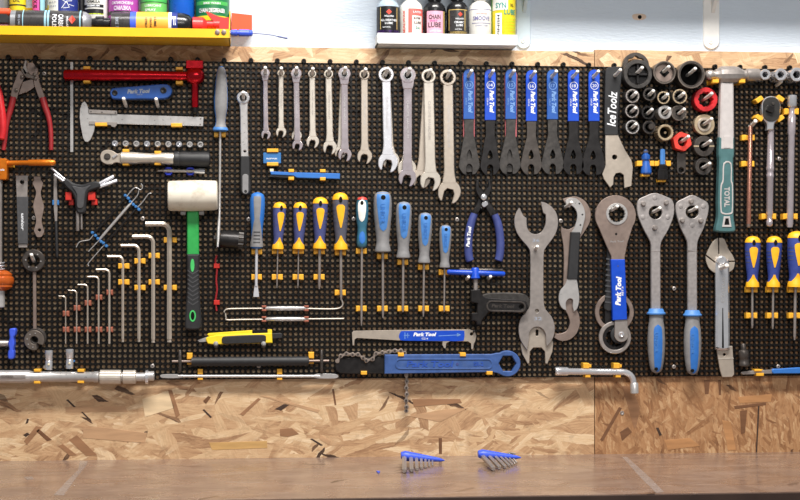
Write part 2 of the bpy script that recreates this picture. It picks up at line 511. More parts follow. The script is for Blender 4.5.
def tcyl(mb, s, O, A, R, t, w, hh, ang=0.0, bold=0.02, turn=False, N=Vector((0, -1, 0))):
    """lettering wrapped on a cylinder: centre t metres along A, w x hh metres; turn: reads along the axis"""
    vs, fs = txt(s, bold); A = A.normalized(); N = (N - A * N.dot(A)).normalized(); B = A.cross(N)
    out = []
    for x, y in vs:
        u, v = (x * w, y * hh)
        if turn: u, v = -y * hh, x * w
        th = ang + u / R
        out.append(O + A * (t + v) + (N * cos(th) + B * sin(th)) * (R + .0004))
    return mb.add(out, fs)

# ------------------------------------------------------------ setting
osb('osb_light', [(96, 66, 46), (152, 114, 82), (192, 154, 116), (212, 180, 140), (232, 208, 174)], 1.0, 1.3, 0, .52)
osb('osb_dark', [(82, 52, 32), (128, 88, 56), (160, 116, 78), (178, 136, 96), (204, 170, 130)], 5.0, 0.9, 78, .40)
osb('bench_board', [(86, 66, 57), (112, 90, 78), (126, 104, 91), (134, 112, 99), (150, 129, 115)], 9.0, 2.2)
def tune_bench():
    m = MATS['bench_board']; nt = m.node_tree; b = nt.nodes['Principled BSDF']; L = nt.links.new
    sepn = [n for n in nt.nodes if n.type == 'SEPXYZ'][0]; comn = [n for n in nt.nodes if n.type == 'COMBXYZ'][0]
    for l in list(nt.links):
        if l.to_node == comn and l.to_socket == comn.inputs[1]: nt.links.remove(l)
    L(sepn.outputs[1], comn.inputs[1])
    nz = nn(nt, 'ShaderNodeTexNoise'); nz.inputs['Scale'].default_value = 7; nz.inputs['Detail'].default_value = 7
    L(comn.outputs[0], nz.inputs['Vector'])
    rr = nn(nt, 'ShaderNodeMapRange'); rr.inputs[1].default_value = .3; rr.inputs[2].default_value = .7
    rr.inputs[3].default_value = .14; rr.inputs[4].default_value = .42
    L(nz.outputs[0], rr.inputs[0]); L(rr.outputs[0], b.inputs['Roughness'])
    b.inputs['Coat Weight'].default_value = .35; b.inputs['Coat Roughness'].default_value = .16
tune_bench()
mat('bench_dark', (52, 34, 26), .6, 0, .2, 20)
mat('concrete', (120, 116, 110), .8, 0, .15, 12, bump=.3)
def wall_paint():
    m = mat('wall_paint', (204, 215, 227), .55, 0, .025, 14)
    nt = m.node_tree; b = nt.nodes['Principled BSDF']; L = nt.links.new
    tc = [n for n in nt.nodes if n.type == 'TEX_COORD'][0]
    mp = nn(nt, 'ShaderNodeMapping'); mp.inputs['Scale'].default_value = (60, 60, 240); L(tc.outputs['Object'], mp.inputs[0])
    nz = nn(nt, 'ShaderNodeTexNoise'); nz.inputs['Scale'].default_value = 1.0; nz.inputs['Detail'].default_value = 5; L(mp.outputs[0], nz.inputs['Vector'])
    bp = nn(nt, 'ShaderNodeBump'); bp.inputs['Strength'].default_value = .5; bp.inputs['Distance'].default_value = .002
    L(nz.outputs[0], bp.inputs['Height']); L(bp.outputs[0], b.inputs['Normal'])
wall_paint()

YW = 0.022            # painted wall face
YO = 0.0068            # strand board face
XL, XR = -1.30, 2.10
ZO_TOP = ZC + 0.4555
PITCH = 0.01052
ZP_TOP = ZC + 0.424
ZP_BOT = ZP_TOP - 60 * PITCH
XS = W(594.5, 420, -YO).x        # joint between the two strand boards

solo('wall_back', 'pale blue brush-painted wall above the pegboard', None, MB().wbox(XL, XR, YW, YW + .12, 0, 2.7), 'wall_paint', kind='structure', smooth=0)
solo('floor', 'grey concrete workshop floor', None, MB().wbox(XL, XR, -3.6, YW, -.1, 0), 'concrete', kind='structure', smooth=0)
solo('trim_1', 'light strand board backing behind pegboard and bench', None, MB().wbox(XL, XS - .0008, YO, YW, ZB, ZO_TOP), 'osb_light', kind='structure', smooth=0, org=Vector((0, YO, 0)))
solo('trim_2', 'darker reddish strand board backing right of the joint', None, MB().wbox(XS + .0008, XR, YO, YW, ZB, ZC + .1), 'osb_dark', kind='structure', smooth=0, org=Vector((0, YO, 0)))
solo('trim_3', 'light strand board strip above the pegboard right of the joint', None, MB().wbox(XS + .0008, XR, YO, YW, ZC + .1008, ZO_TOP + .004), 'osb_light', kind='structure', smooth=0, org=Vector((.31, YO, .17)))

# workbench
t = thing('workbench', 'varnished strand board workbench top below the tool wall', 'workbench', (0.4, -.25, 0))
part(t, 'worktop', MB().wbox(XL + .02, XR - .02, -.545, YO + .005, ZB - .04, ZB), 'bench_board', smooth=0)
part(t, 'edge_strip', MB().wbox(XL + .02, XR - .02, -.552, -.545, ZB - .06, ZB - .0015), 'bench_dark', smooth=0)
part(t, 'apron', MB().wbox(XL + .1, XR - .1, -.47, -.44, ZB - .13, ZB - .04), 'bench_dark', smooth=0)
for lx in (XL + .12, .4, XR - .2):
    for ly in (-.46, -.06):
        part(t, 'leg', MB().wbox(lx, lx + .07, ly, ly + .07, 0, ZB - .04), 'bench_dark', smooth=0)

# single strands that stand out of the boards, wear streaks on the varnish
for nm, c in (('strand_pale', (222, 196, 158)), ('strand_tan', (186, 148, 112)), ('strand_brown', (150, 110, 78)), ('strand_dark', (64, 46, 36)), ('strand_gold', (196, 156, 98)), ('strand_umber', (112, 76, 50)), ('strand_rust', (176, 128, 84))):
    mat(nm, c, .5, 0, .16, 60, stretch=(.25, 1, 1.6))
mat('varnish_wear', (138, 126, 120), .25, 0, .15, 40)
T1 = [o for o in bpy.data.objects if o.name == 'trim_1'][0]; T2 = [o for o in bpy.data.objects if o.name == 'trim_2'][0]
def strand(par, mt, pts, th=.0005): part(par, 'strand', MB().plate(pts, -YO, -YO + th, bev=.0002), mt)
for mt, pts in (('strand_brown', [(58, 446), (63, 444), (77, 455), (70, 456)]), ('strand_brown', [(69, 440), (77, 435), (97, 455), (86, 456)]), ('strand_tan', [(83, 428), (100, 427), (147, 433), (145, 443), (120, 441), (83, 438)]), ('strand_tan', [(65, 407), (125, 406), (128, 412), (66, 412)]),
        ('strand_pale', [(142, 399), (168, 391), (174, 408), (145, 417)]), ('strand_brown', [(168, 390), (172, 390), (180, 415), (176, 418)]), ('strand_brown', [(24, 441), (36, 426), (42, 427), (27, 445)]), ('strand_dark', [(25.4, 424), (27, 418.6), (29, 419), (28, 423)]), ('strand_dark', [(23, 435), (27, 432.6), (30, 434), (26, 437)]), ('strand_umber', [(36, 431), (39, 429), (52, 440), (47, 441)]),
        ('strand_dark', [(202.5, 410), (204, 409), (212, 417), (210.4, 418)]), ('strand_umber', [(203, 401), (208, 396), (211, 397), (206, 404)]), ('strand_dark', [(275, 409), (284, 404), (289, 405), (281, 410.6)]), ('strand_brown', [(280, 429), (292, 428), (299, 434), (288, 437), (280, 436)]), ('strand_gold', [(209, 442.6), (267, 441), (267.4, 448), (212, 450)]),
        ('strand_tan', [(260, 396), (264, 395.6), (320, 410), (318, 413)]), ('strand_brown', [(240, 414), (258, 398), (261, 399), (243, 416)]), ('strand_umber', [(332, 389), (334, 389), (336.4, 405), (334.6, 405)]), ('strand_dark', [(310, 439), (312, 438.4), (323, 445), (321, 446)]), ('strand_tan', [(319, 434), (331, 441), (329, 445), (320, 440)]),
        ('strand_umber', [(438.6, 438), (442, 438), (442, 454), (439, 454)]), ('strand_brown', [(412, 399), (460, 399), (462, 403), (414, 407)]), ('strand_tan', [(408, 416), (440, 410), (468, 408), (440, 422)]), ('strand_dark', [(81, 412), (82.6, 411.6), (89, 418), (87.6, 418.6)]), ('strand_dark', [(66, 400), (68, 399.4), (76, 407), (74, 407.6)])):
    strand(T1, mt, pts)
for mt, pts in (('strand_umber', [(704, 380), (710, 380), (708.6, 394), (705, 394)]), ('strand_umber', [(718, 380), (721, 380), (721, 395), (719, 395)]), ('strand_rust', [(738, 397), (772, 394), (771, 402), (740, 403)]), ('strand_umber', [(734, 406), (766, 402.4), (766, 405), (735, 409)]), ('strand_umber', [(740, 411), (747, 410), (745, 433), (741, 434)]), ('strand_dark', [(758, 406), (759.6, 406), (757.2, 452), (755.8, 452)]), ('strand_brown', [(622, 386), (632, 386), (640, 408), (636, 428), (634, 428)]), ('strand_umber', [(600, 440), (619, 407), (622, 408), (603, 441)]), ('strand_dark', [(656, 428), (658.4, 427.4), (662, 435), (659.6, 436)]), ('strand_umber', [(620, 432), (628, 427), (632, 432), (622, 441)]), ('strand_rust', [(722, 420), (731, 422), (736, 450), (728, 451)]), ('strand_rust', [(664, 440), (690, 438), (700, 446), (668, 450)])):
    strand(T2, mt, pts)
def on_bench(name, pts, mt, th=.0003):
    P = [BENCH(x, y) for x, y in pts]; n = len(P)
    vs = [p + Vector((0, 0, th)) for p in P] + [p - Vector((0, 0, .0005)) for p in P]
    part(t, name, MB().add(vs, [tuple(range(n)), tuple(range(2 * n - 1, n - 1, -1))] + [(i, (i + 1) % n, n + (i + 1) % n, n + i) for i in range(n)]), mt, smooth=0)
on_bench('wear_streak', [(80, 461), (88, 461), (86, 466), (76, 478), (64, 495), (54, 495), (66, 482), (78, 470)], 'varnish_wear')
on_bench('wear_streak', [(622, 457), (627, 457), (646, 474), (664, 492), (656, 493), (640, 477)], 'varnish_wear')
on_bench('wear_streak', [(24, 477), (32, 476.6), (34, 479), (27, 479.6)], 'varnish_wear')

# pegboard: moulded black grid panels with real countersunk holes
NC = 25; NR = 60
X0P = -0.74
def peg_panel():
    vs = []; fs = []
    for j in range(NR + 1):
        for i in range(NC + 1):
            vs.append((i * PITCH, 0, -j * PITCH))
    K = 8
    for j in range(NR):
        for i in range(NC):
            cx = (i + .5) * PITCH; cz = -(j + .5) * PITCH; o = len(vs)
            for (r, y) in ((.0046, 0), (.0038, .0016), (.0034, .0052)):
                for k in range(K):
                    a = pi / 8 + 2 * pi * k / K
                    vs.append((cx + r * cos(a), y, cz + r * sin(a)))
            tl = j * (NC + 1) + i; tr = tl + 1; bl = tl + NC + 1; br = bl + 1
            # ring vertices: 0,1 upper right, 2,3 upper left, 4,5 lower left, 6,7 lower right
            fs += [(tr, o + 1, o + 0), (tl, o + 3, o + 2), (bl, o + 5, o + 4), (br, o + 7, o + 6),
                   (tl, o + 2, o + 1, tr), (bl, o + 4, o + 3, tl), (br, o + 6, o + 5, bl), (tr, o + 0, o + 7, br)]
            for l in (0, 1):
                for k in range(K):
                    k2 = (k + 1) % K
                    fs.append((o + l * K + k, o + l * K + k2, o + (l + 1) * K + k2, o + (l + 1) * K + k))
    o = len(vs); w, hgt = NC * PITCH, NR * PITCH
    for (x, z) in ((0, 0), (w, 0), (w, -hgt), (0, -hgt)):
        vs += [(x, 0, z), (x, .0062, z)]
    for k in range(4):
        a, b = o + 2 * k, o + 2 * ((k + 1) % 4)
        fs.append((a, b, b + 1, a + 1))
    me = bpy.data.meshes.new('panel'); me.from_pydata(vs, [], fs); me.materials.append(MATS['peg_black'])
    return me
pegboard = thing('pegboard', 'black plastic pegboard with a dense grid of small holes', 'pegboard', (X0P, 0, ZP_BOT))
pme = peg_panel()
for k in range(8):
    o = bpy.data.objects.new('panel', pme); col.objects.link(o); o.parent = pegboard
    o.location = (k * NC * PITCH, 0, NR * PITCH)
# mounting lugs along the upper edge, screws
lug = None
def place_child(parent, name, me, loc):
    o = bpy.data.objects.new(name, me); col.objects.link(o); o.parent = parent; o.location = loc
    return o
def ring_mesh(name, R, r, h, mt, n=14):
    mb = MB(); vs = []; fs = []
    prof = [(0, r), (0, R), (h * .8, R), (h, R * .8), (h, r), ]
    for (y, q) in prof:
        vs += [Vector((q * cos(2 * pi * k / n), -y, q * sin(2 * pi * k / n))) for k in range(n)]
    for i in range(5):
        for k in range(n):
            fs.append((i * n + k, i * n + (k + 1) % n, ((i + 1) % 5) * n + (k + 1) % n, ((i + 1) % 5) * n + k))
    mb.add(vs, fs)
    return mesh_from(name, mb, mt, Vector((0, 0, 0)))
lug_me = ring_mesh('lug', .0050, .0018, .010, 'peg_black')
x_first = W(33.5, 58).x
k0 = round((x_first - X0P) / PITCH)
k = k0 % 5
while k * PITCH < 8 * NC * PITCH:
    place_child(pegboard, 'lug', lug_me, ((k + .5) * PITCH - .0053, .006, NR * PITCH + .0030))
    k += 5
screw_me = ring_mesh('screw', .0042, .0014, .003, 'steel')
for (x, y) in ((44.3, 73.5), (142.7, 218.7), (34, 218), (457, 219.6), (248.5, 219.4), (353.5, 219), (560.7, 221), (674, 288.5), (779, 159), (258.7, 366), (673.7, 366.7), (778, 366.5), (152.5, 366)):
    p = W(x, y) - Vector((X0P, 0, ZP_BOT)); place_child(pegboard, 'screw', screw_me, (p.x, 0, p.z))

# drilled hole with a bare patch in the painted wall, and a screw in the dark board
mat('bare_wood', (214, 190, 170), .7, 0, .1, 60)
t = thing('wall_plug', 'drilled hole in a bare tan patch on the blue wall', 'hole', W(639.5, 17, -YW))
part(t, 'bare_patch', MB().plate(cr([(632.5, 15), (638, 13.6), (645, 14.5), (646, 18), (641, 20), (634, 19.4)]), -YW, -YW + .0006, bev=.0001), 'bare_wood')
part(t, 'bore', MB().ylathe(639.8, 17, [(-YW, 0), (-YW, 2.2), (-YW + .0009, 2.0), (-YW + .0009, 0)], 14), 'hole_shade')
solo('screw', 'grey screw head in the darker strand board above the bench', 'screw', MB().ylathe(622.3, 413, [(-YO, 0), (-YO, 2.2), (-YO + .0015, 1.8), (-YO + .001, .4), (-YO + .0005, 0)], 14), 'steel')

# shelf brackets on the wall
def bracket(x0, x1, yb, mt, label, sx, sy, arm):
    h = -YW
    t = thing('shelf_bracket', label, 'bracket', W((x0 + x1) / 2, yb, h), 'brackets of the shelf above')
    w = x1 - x0
    part(t, 'wall_strap', MB().plate([(x0, -62), (x1, -62)] + arc((x0 + x1) / 2, yb - w / 2, w / 2, 0, 180, 14), h, h + .004, bev=.001), mt)
    a0, a1 = arm
    p = [W(a0, 13, h + .003), W(a1, 14, h + .003)]
    x0w, x1w = p[0].x, p[1].x; z = p[0].z
    vs = []
    for x in (x0w, x1w):
        vs += [Vector((x, YW - .004, z)), Vector((x, YW - .14, z + .145)), Vector((x, YW - .14, z + .155)), Vector((x, YW - .004, z + .09))]
    part(t, 'strut', MB().add(vs, [(0, 1, 2, 3), (4, 7, 6, 5), (0, 4, 5, 1), (1, 5, 6, 2), (2, 6, 7, 3), (3, 7, 4, 0)]), mt, smooth=0)
    part(t, 'screw', MB().ylathe(sx, sy, [(h + .003, 0), (h + .003, 2.4), (h + .0055, 1.8), (h + .005, .5), (h + .0045, 0)], 14), 'zinc_peg')
bracket(703.5, 719.5, 49, 'bracket_white', 'white steel shelf bracket screwed to the bare wall', 711, 42, (711, 714.5))
bracket(516.5, 530.5, 48.6, 'bracket_blue', 'pale blue steel shelf bracket beside the white bottle shelf', 523, 41, (522.5, 526))
zsh = W(600, -22, -YW).z + .085
solo('wall_shelf', 'long white shelf board carried by the wall brackets', 'shelf', MB().wbox(W(372, 0).x, XR - .2, YW - .15, YW, zsh, zsh + .018), 'shelf_white', smooth=0)

# ------------------------------------------------------------ pegs and clips
def peg(x, y, who, h=.060, rise=.006, r=1.7, mt='zinc_peg'):
    """angled peg; (x, y) is where its tip shows"""
    tip = W(x, y, h); rad = r * .002
    P = [Vector((tip.x, .003, tip.z - rise)), Vector((tip.x, -.004, tip.z - rise)), Vector((tip.x, -h * .55, tip.z - rise * .62)), tip, tip + Vector((0, -.0012, .0006))]
    mb = MB().tube3(P, [rad, rad, rad, rad, rad * .6], 10)
    return solo('peg', who, 'peg', mb, mt, 'pegs in the board')
def clip_v(x, y, who, w=11, hh=5.6, gap=3.0, hz=.0135, mt='yellow_plastic', colr='yellow', only=None):
    """clip whose two jaws stand left and right of an upright shaft"""
    mb = MB().box(x - w / 2 + .3, y - hh / 2 + .3, x + w / 2 - .3, y + hh / 2 - .3, -.002, .0035)
    mb.box(x - w / 2, y - hh / 2, x - gap / 2, y + hh / 2, 0, hz, .0009)
    mb.box(x + gap / 2, y - hh / 2, x + w / 2, y + hh / 2, 0, hz, .0009)
    mb.box(x - gap / 2 - 1.5, y - hh / 2 + .7, x - gap / 2 + .25, y + hh / 2 - .7, .001, hz + .001, .0004)
    mb.box(x + gap / 2 - .25, y - hh / 2 + .7, x + gap / 2 + 1.5, y + hh / 2 - .7, .001, hz + .001, .0004)
    return solo('clip', who, 'clip', mb, MATN(mt), colr + ' clips in the board')
def MATN(m): return m
def clip_h(x, yt, yb, who, w=7, th=3.0, hz=.018, mt='yellow_plastic', colr='yellow', dx=0.0):
    """clip whose jaws stand above and below a level tool"""
    mb = MB().box(x - w / 2 + .3, yt - th / 2 + .3, x + w / 2 - .3, yb + th / 2 - .3, -.002, .003)
    mb.box(x - w / 2 + dx, yt - th / 2, x + w / 2 + dx, yt + th / 2, 0, hz, .0009)
    mb.box(x - w / 2, yb - th / 2, x + w / 2, yb + th / 2, 0, hz, .0009)
    return solo('clip', who, 'clip', mb, mt, colr + ' clips in the board')

# ------------------------------------------------------------ combination wrenches
def open_head(cx, cy, R, ang, m=.45, deep=.22, tip=1.12):
    """outline of an open wrench jaw, mouth pointing down before turning by ang"""
    a = math.degrees(math.asin(m))
    pts = []
    n = 22
    for i in range(n + 1):
        th = 90 + a + 6 + (360 - 2 * a - 12) * i / n
        e = abs(i / n - .5) * 2
        k = 1 + (tip - 1) * max(0, (e - .72) / .28)
        pts.append((cx + R * k * cos(radians(th)), cy + R * k * sin(radians(th))))
    mw = m * R
    pts += [(cx + mw, cy + R * .95), (cx + mw, cy + deep * R * .4), (cx + mw * .55, cy - deep * R), (cx - mw * .55, cy - deep * R), (cx - mw, cy + deep * R * .4), (cx - mw, cy + R * .95)]
    return rot(pts, cx, cy, ang)
WRENCH = []
def combo(x0, y0, R, w, x1, y1, R1, mt, label, h=.006, ang=14, ratchet=False, pegx=0, pegged=True, pl=None, w1=None):
    w1 = w1 or w * 1.06
    t = thing('combination_wrench', label, 'wrench', W(x1, y1 + R1, h), 'combination wrenches in a row')
    b = MB()
    ri = R * (.56 if ratchet else .66)
    b.ring(x0, y0, R, ri, h, h + .0085, 26, fni=(lambda th: 1 + .07 * cos(12 * th)), bev=.001)
    if ratchet:
        b.plate([(x0 - R * .8, y0 + R * .5), (x0 - R * .45, y0 + R * .95), (x0 + R * .45, y0 + R * .95), (x0 + R * .8, y0 + R * .5), (x0 + R * .72, y0 + R * 1.3), (x0 + w * .55, y0 + R * 1.75), (x0 - w * .55, y0 + R * 1.75), (x0 - R * .72, y0 + R * 1.3)], h, h + .0085, bev=.001)
    ys, ye = y0 + R * .86, y1 - R1 * .7
    lx = lambda y: x0 + (x1 - x0) * (y - y0) / (y1 - y0)
    L = []; Rr = []
    for k in range(9):
        y = ys + (ye - ys) * k / 8
        ww = (w + (w1 - w) * k / 8) / 2
        if k == 0: ww = max(ww, R * .55)
        if k == 8: ww = R1 * .62
        L.append((lx(y) - ww, y)); Rr.append((lx(y) + ww, y))
    b.plate(cr(L, 3, False) + cr(Rr[::-1], 3, False), h + .001, h + .0075, bev=.0014)
    b.plate(open_head(x1, y1, R1, ang), h, h + .0072, bev=.0012)
    o = part(t, 'body', b, mt)
    if ratchet:
        part(t, 'ratchet_ring', MB().ring(x0, y0, ri * 1.12, ri * .8, h + .001, h + .0088, 24, fni=(lambda th: 1 + .08 * cos(12 * th))), 'chrome')
    ws = max(.9, w * .22)
    e = MB(); hh = (ye - ys)
    tflat(e, 'CHROME VANADIUM', lx(ys + hh * .42), ys + hh * .42, hh * .42, ws * 1.3, 90, h + .0077, 0)
    part(t, 'stamped_lettering', e, 'steel_bright' if mt != 'satin' else 'steel', smooth=0)
    return t
CW = [  # x0 y0 R w x1 y1 R1 mat ratchet words
    (265.2, 73, 4.4, 4.4, 266, 134.4, 4.6, 'chrome_violet', True, 'smallest shiny violet-tinted combination wrench in the row'),
    (281, 73.2, 3.6, 4.8, 281.2, 132, 5.2, 'satin', False, 'smallest satin steel combination wrench in the row'),
    (296.2, 73.4, 5.3, 5.4, 297.6, 145, 5.2, 'chrome_violet', True, 'slim violet-tinted ratcheting wrench between two satin wrenches'),
    (312.2, 73.8, 4.1, 5.6, 312.8, 141.5, 6.3, 'satin', False, 'second smallest satin steel combination wrench'),
    (328.6, 74, 4.6, 6.2, 330, 147, 6.9, 'satin', False, 'satin combination wrench beside the dark ratcheting wrench'),
    (344.4, 73.6, 6.2, 6.6, 345, 154.4, 6.6, 'chrome_violet', True, 'dark violet chrome wrench with a wide oval ratchet head'),
    (364.4, 74.6, 5.1, 6.8, 364.8, 156, 7.4, 'satin_beige', False, 'beige satin combination wrench beside the bright chrome wrench'),
    (386.2, 74.6, 7.6, 8.2, 388.2, 162, 9.8, 'satin_white', False, 'bright mirror-chrome combination wrench'),
    (408, 75, 7.9, 8.2, 407.6, 177, 8.8, 'chrome_violet', True, 'large violet-tinted ratcheting combination wrench'),
    (428.6, 76, 7.2, 9.8, 430.6, 180, 10.2, 'satin', False, 'large pale satin combination wrench with a raised ring rim'),
    (448, 77.4, 8.1, 9.8, 449.6, 191.5, 11.4, 'satin_beige', False, 'longest beige satin combination wrench beside the blue cone wrenches')]
for i, (x0, y0, R, w, x1, y1, R1, mt, ra, lb) in enumerate(CW):
    combo(x0, y0, R, w, x1, y1, R1, mt, lb, h=.012, ratchet=ra)
    peg(x0 + (x0 - 258) * .0125, y0 - R * .3 - 4.0, 'short zinc peg through the ring of the ' + lb.split(' wrench')[0] + ' wrench')
for (x0, y0, R, w, x1, y1, R1, mt, lb) in (
        (296.6, 74.5, 4.2, 4.6, 296.8, 135.5, 5.2, 'satin', 'short satin wrench hidden behind the slim violet-tinted wrench'),
        (343, 75, 4.6, 5.4, 340.4, 151.5, 6.0, 'satin', 'satin wrench peeking from behind the dark violet ratcheting wrench'),
        (387, 76, 5.0, 6.2, 391, 160, 8.4, 'satin', 'satin wrench hidden behind the mirror-chrome wrench'),
        (408, 76.5, 6.0, 6.8, 407, 168, 9.2, 'satin', 'satin wrench hidden behind the large violet-tinted wrench'),
        (427.5, 77, 6.0, 7.6, 421.5, 178, 9.4, 'satin_beige', 'beige wrench peeking from behind the large pale satin wrench')):
    combo(x0, y0, R, w, x1, y1, R1, mt, lb, h=.0015)

# ------------------------------------------------------------ cone wrenches with dipped blue handles
def cone(xt, yt, xb, yb, ye, hw, num, faint, label, mt='black_oxide', behind=False):
    """xt,yt handle top; yb lower end of the blue; xb,ye head bottom; hw head half-width"""
    h = .007
    t = thing('cone_wrench', label, 'wrench', W(xb, ye, h), 'blue-handled cone wrenches')
    lx = lambda y: xt + (xb - xt) * max(0, (y - yb)) / (ye - yb)
    yh = ye - 11
    out = [(xt - 4.6, yt + 5), (lx(yb) - 4.9, yb), (lx(yb + 14) - 4.6, yb + 14), (lx(yb + 22) - 6.2, yb + 22), (lx(yh - 14) - hw * .78, yh - 12), (lx(yh) - hw, yh), (lx(yh) - hw * .96, yh + 4), (xb - hw * .62, ye - 1.5), (xb - 2.9, ye), (xb - 2.9, ye), (xb - 2.9, ye - 8), (xb - 2.9, ye - 8), (xb - 1.4, ye - 10.5), (xb + 1.4, ye - 10.5), (xb + 2.9, ye - 8), (xb + 2.9, ye - 8), (xb + 2.9, ye - .5), (xb + 2.9, ye - .5), (xb + hw * .62, ye - 1.5), (lx(yh) + hw * .96, yh + 4), (lx(yh) + hw, yh), (lx(yh - 14) + hw * .78, yh - 12), (lx(yb + 22) + 6.2, yb + 22), (lx(yb + 14) + 4.6, yb + 14), (lx(yb) + 4.9, yb), (xt + 4.6, yt + 5)]
    eye = cr([(xb, ye - 25), (xb + 1.7, ye - 22), (xb + 2.4, ye - 18.5), (xb + 1.2, ye - 16), (xb - 1.2, ye - 16), (xb - 2.4, ye - 18.5), (xb - 1.7, ye - 22)], 3)
    part(t, 'blade', MB().plate(cr(out, 3), h, h + .0032, holes=[eye], bev=.0007), mt)
    sl = [(xt - 5.5, yb)] + arc(xt, yt + 5.5, 5.5, 180, 360, 12) + [(xt + 5.5, yb)]
    s = part(t, 'dipped_handle', MB().plate(sl, h - .001, h + .0045, holes=[circ(xt - .4, yt + 6.2, 1.9, 12)], bev=.0009), 'dip_blue_faded' if faint else 'dip_blue')
    pm = 'print_faint' if faint else 'print_white'
    hp = h + .0047
    part(s, 'size_mark', tflat(MB(), num, xt + .3, yt + 16, 4.2, 3.2, 0, hp, .02).ring(xt + .3, yt + 16, 4.1, 3.5, hp - .0003, hp, 22, bev=.00002), pm, smooth=0)
    p = tflat(MB(), 'Park Tool', xt + 1.4, yt + 32.5, 21.5, 4.6, 90, hp, .06, .25)
    tflat(p, 'SCW-' + num, xt - 2.8, yt + 32.5, 7, 1.5, 90, hp, .01)
    part(s, 'lettering', p, pm, smooth=0)
    return t
CN = [(469, 69, 469.4, 119.2, 175, 10.4, '13', True, 'worn_black'), (490.4, 69, 490.2, 120.2, 175.4, 9.8, '14', False, 'black_oxide'), (511, 69, 509.8, 119.2, 174.6, 10.8, '15', True, 'worn_black'),
      (531.6, 70, 531.2, 121.2, 175, 10.6, '16', False, 'gunmetal'), (552.6, 69.6, 552.8, 119.4, 174.6, 11.2, '17', True, 'worn_black'), (573.6, 69.8, 573.4, 121.2, 175, 10.6, '18', False, 'black_oxide'), (594.2, 69.6, 593.2, 121.2, 175.6, 11.8, '20', False, 'black_oxide')]
for i, (xt, yt, xb, yb, ye, hw, num, fa, mt) in enumerate(CN):
    who = ['blue cone wrench hung next to the longest combination wrench', 'second blue cone wrench from the longest combination wrench', 'third blue cone wrench from the longest combination wrench', 'middle one of the seven blue cone wrenches', 'third blue cone wrench from the black-handled flat wrench', 'second blue cone wrench from the black-handled flat wrench', 'blue cone wrench hung next to the black-handled flat wrench'][i]
    cone(xt, yt, xb, yb, ye, hw, num, fa, who, mt)
    peg(xt - .2 + (xt - 258) * .0135, yt + 1.6, 'zinc peg through the ' + who)
for (x, y, xb, num) in ((468.4, 69.8, 468.8, 'first blue cone wrench beside the combination wrenches'), (510.4, 69.8, 509.6, 'third blue cone wrench from the combination wrenches')):
    t = thing('cone_wrench', 'pink-handled wrench hidden behind the ' + num, 'wrench', W(xb, 172, .002), 'pink-handled wrenches')
    part(t, 'blade', MB().plate([(x - 4.5, 130), (x + 4.5, 130), (xb + 8.5, 160), (xb + 5, 172), (xb - 5, 172), (xb - 8.5, 160)], .0015, .005), 'worn_black')
    part(t, 'dipped_handle', MB().plate(arc(x + .6, y + 6, 6.3, 180, 360, 12) + [(x + 6.3, 137), (x - 5.2, 137)], .001, .0056), 'dip_pink')

# ------------------------------------------------------------ black-handled steel wrench
t = thing('pedal_wrench', 'flat steel wrench with a black dipped handle', 'wrench', W(618, 188, .006))
part(t, 'blade', MB().plate([(605.5, 130), (617.5, 130), (618.5, 136), (625.5, 150.5), (631.5, 160), (633, 167), (631.5, 186), (624.5, 188), (623.8, 175), (620.5, 172.6), (616, 173.4), (613.8, 177), (613.4, 184.5), (610.2, 187.6), (604, 179), (602.4, 174), (605.8, 165), (605.4, 150)], .006, .0105, holes=[circ(614.7, 157.2, 2.5, 16)], bev=.0008), 'satin_beige')
s = part(t, 'dipped_handle', MB().plate(cr([(605.6, 72), (608, 67.6), (615, 66.6), (621, 67), (622.2, 72), (620, 95), (618.2, 118), (618.2, 135), (618.2, 135), (604.8, 135), (604.8, 135), (604.6, 110), (605, 90)], 4), .005, .012, bev=.001), 'black_rubber')
part(s, 'lettering', tflat(MB(), 'IceToolz', 612.2, 108.4, 34, 8.8, -87, .0123, .02, .2), 'print_white', smooth=0)
peg(620.5, 69.8, 'long zinc peg through the black-handled flat wrench')

# ------------------------------------------------------------ screwdrivers
def driver(name, label, xt, yt, xb, yb, prof, body, ye, sr, tip='plain', h=.016, fy=.95, group=None, fn=None):
    t = thing(name, label, 'screwdriver', W(xb, ye, h), group)
    p0, p1 = (xt, yt, h), (xb, yb, h)
    hd = part(t, 'handle', MB().lathe(p0, p1, prof, 24, fy, fn), body)
    dx = (xb - xt) / (yb - yt) * (ye - yb) * .5
    sh = MB()
    if tip == 'flat':
        sh.lathe((xb, yb - 2, h), (xb + dx, ye - 11, h), [(0, sr), (1, sr)], 12)
        x = xb + dx
        sh.plate([(x - sr, ye - 12), (x + sr, ye - 12), (x + 2.6, ye - 4), (x + 2.9, ye), (x - 2.9, ye), (x - 2.6, ye - 4)], h - .0012, h + .0012, bev=.0004)
    else:
        sh.lathe((xb, yb - 2, h), (xb + dx, ye, h), [(0, sr), (.93, sr), (.955, sr * .75), (1, sr * .55)], 12)
    part(t, 'shaft', sh, 'satin_white' if tip == 'flat' else 'steel')
    return t, hd, p0, p1
def hole_patch(hd, p0, p1, prof, t0, t1, a, c=0.0, fy=.95):
    part(hd, 'hanging_hole_shade', MB().patch(p0, p1, prof, t0, t1, lambda u: a * sqrt(max(0, 1 - (2 * u - 1) ** 2)), fy, 10, 6, c, .0006), 'hole_shade')
YP = lambda r: [(0, .2), (.015, r * .5), (.05, r * .82), (.11, r * .98), (.14, r), (.3, r * .99), (.45, r * .94), (.62, r * .84), (.76, r * .72), (.84, r * .68), (.88, r * .72), (.95, r * .82), (1, r * .84)]
YBODY = {'v': 'violet_rubber', 's': 'slate_rubber', 'r': 'royal_rubber'}
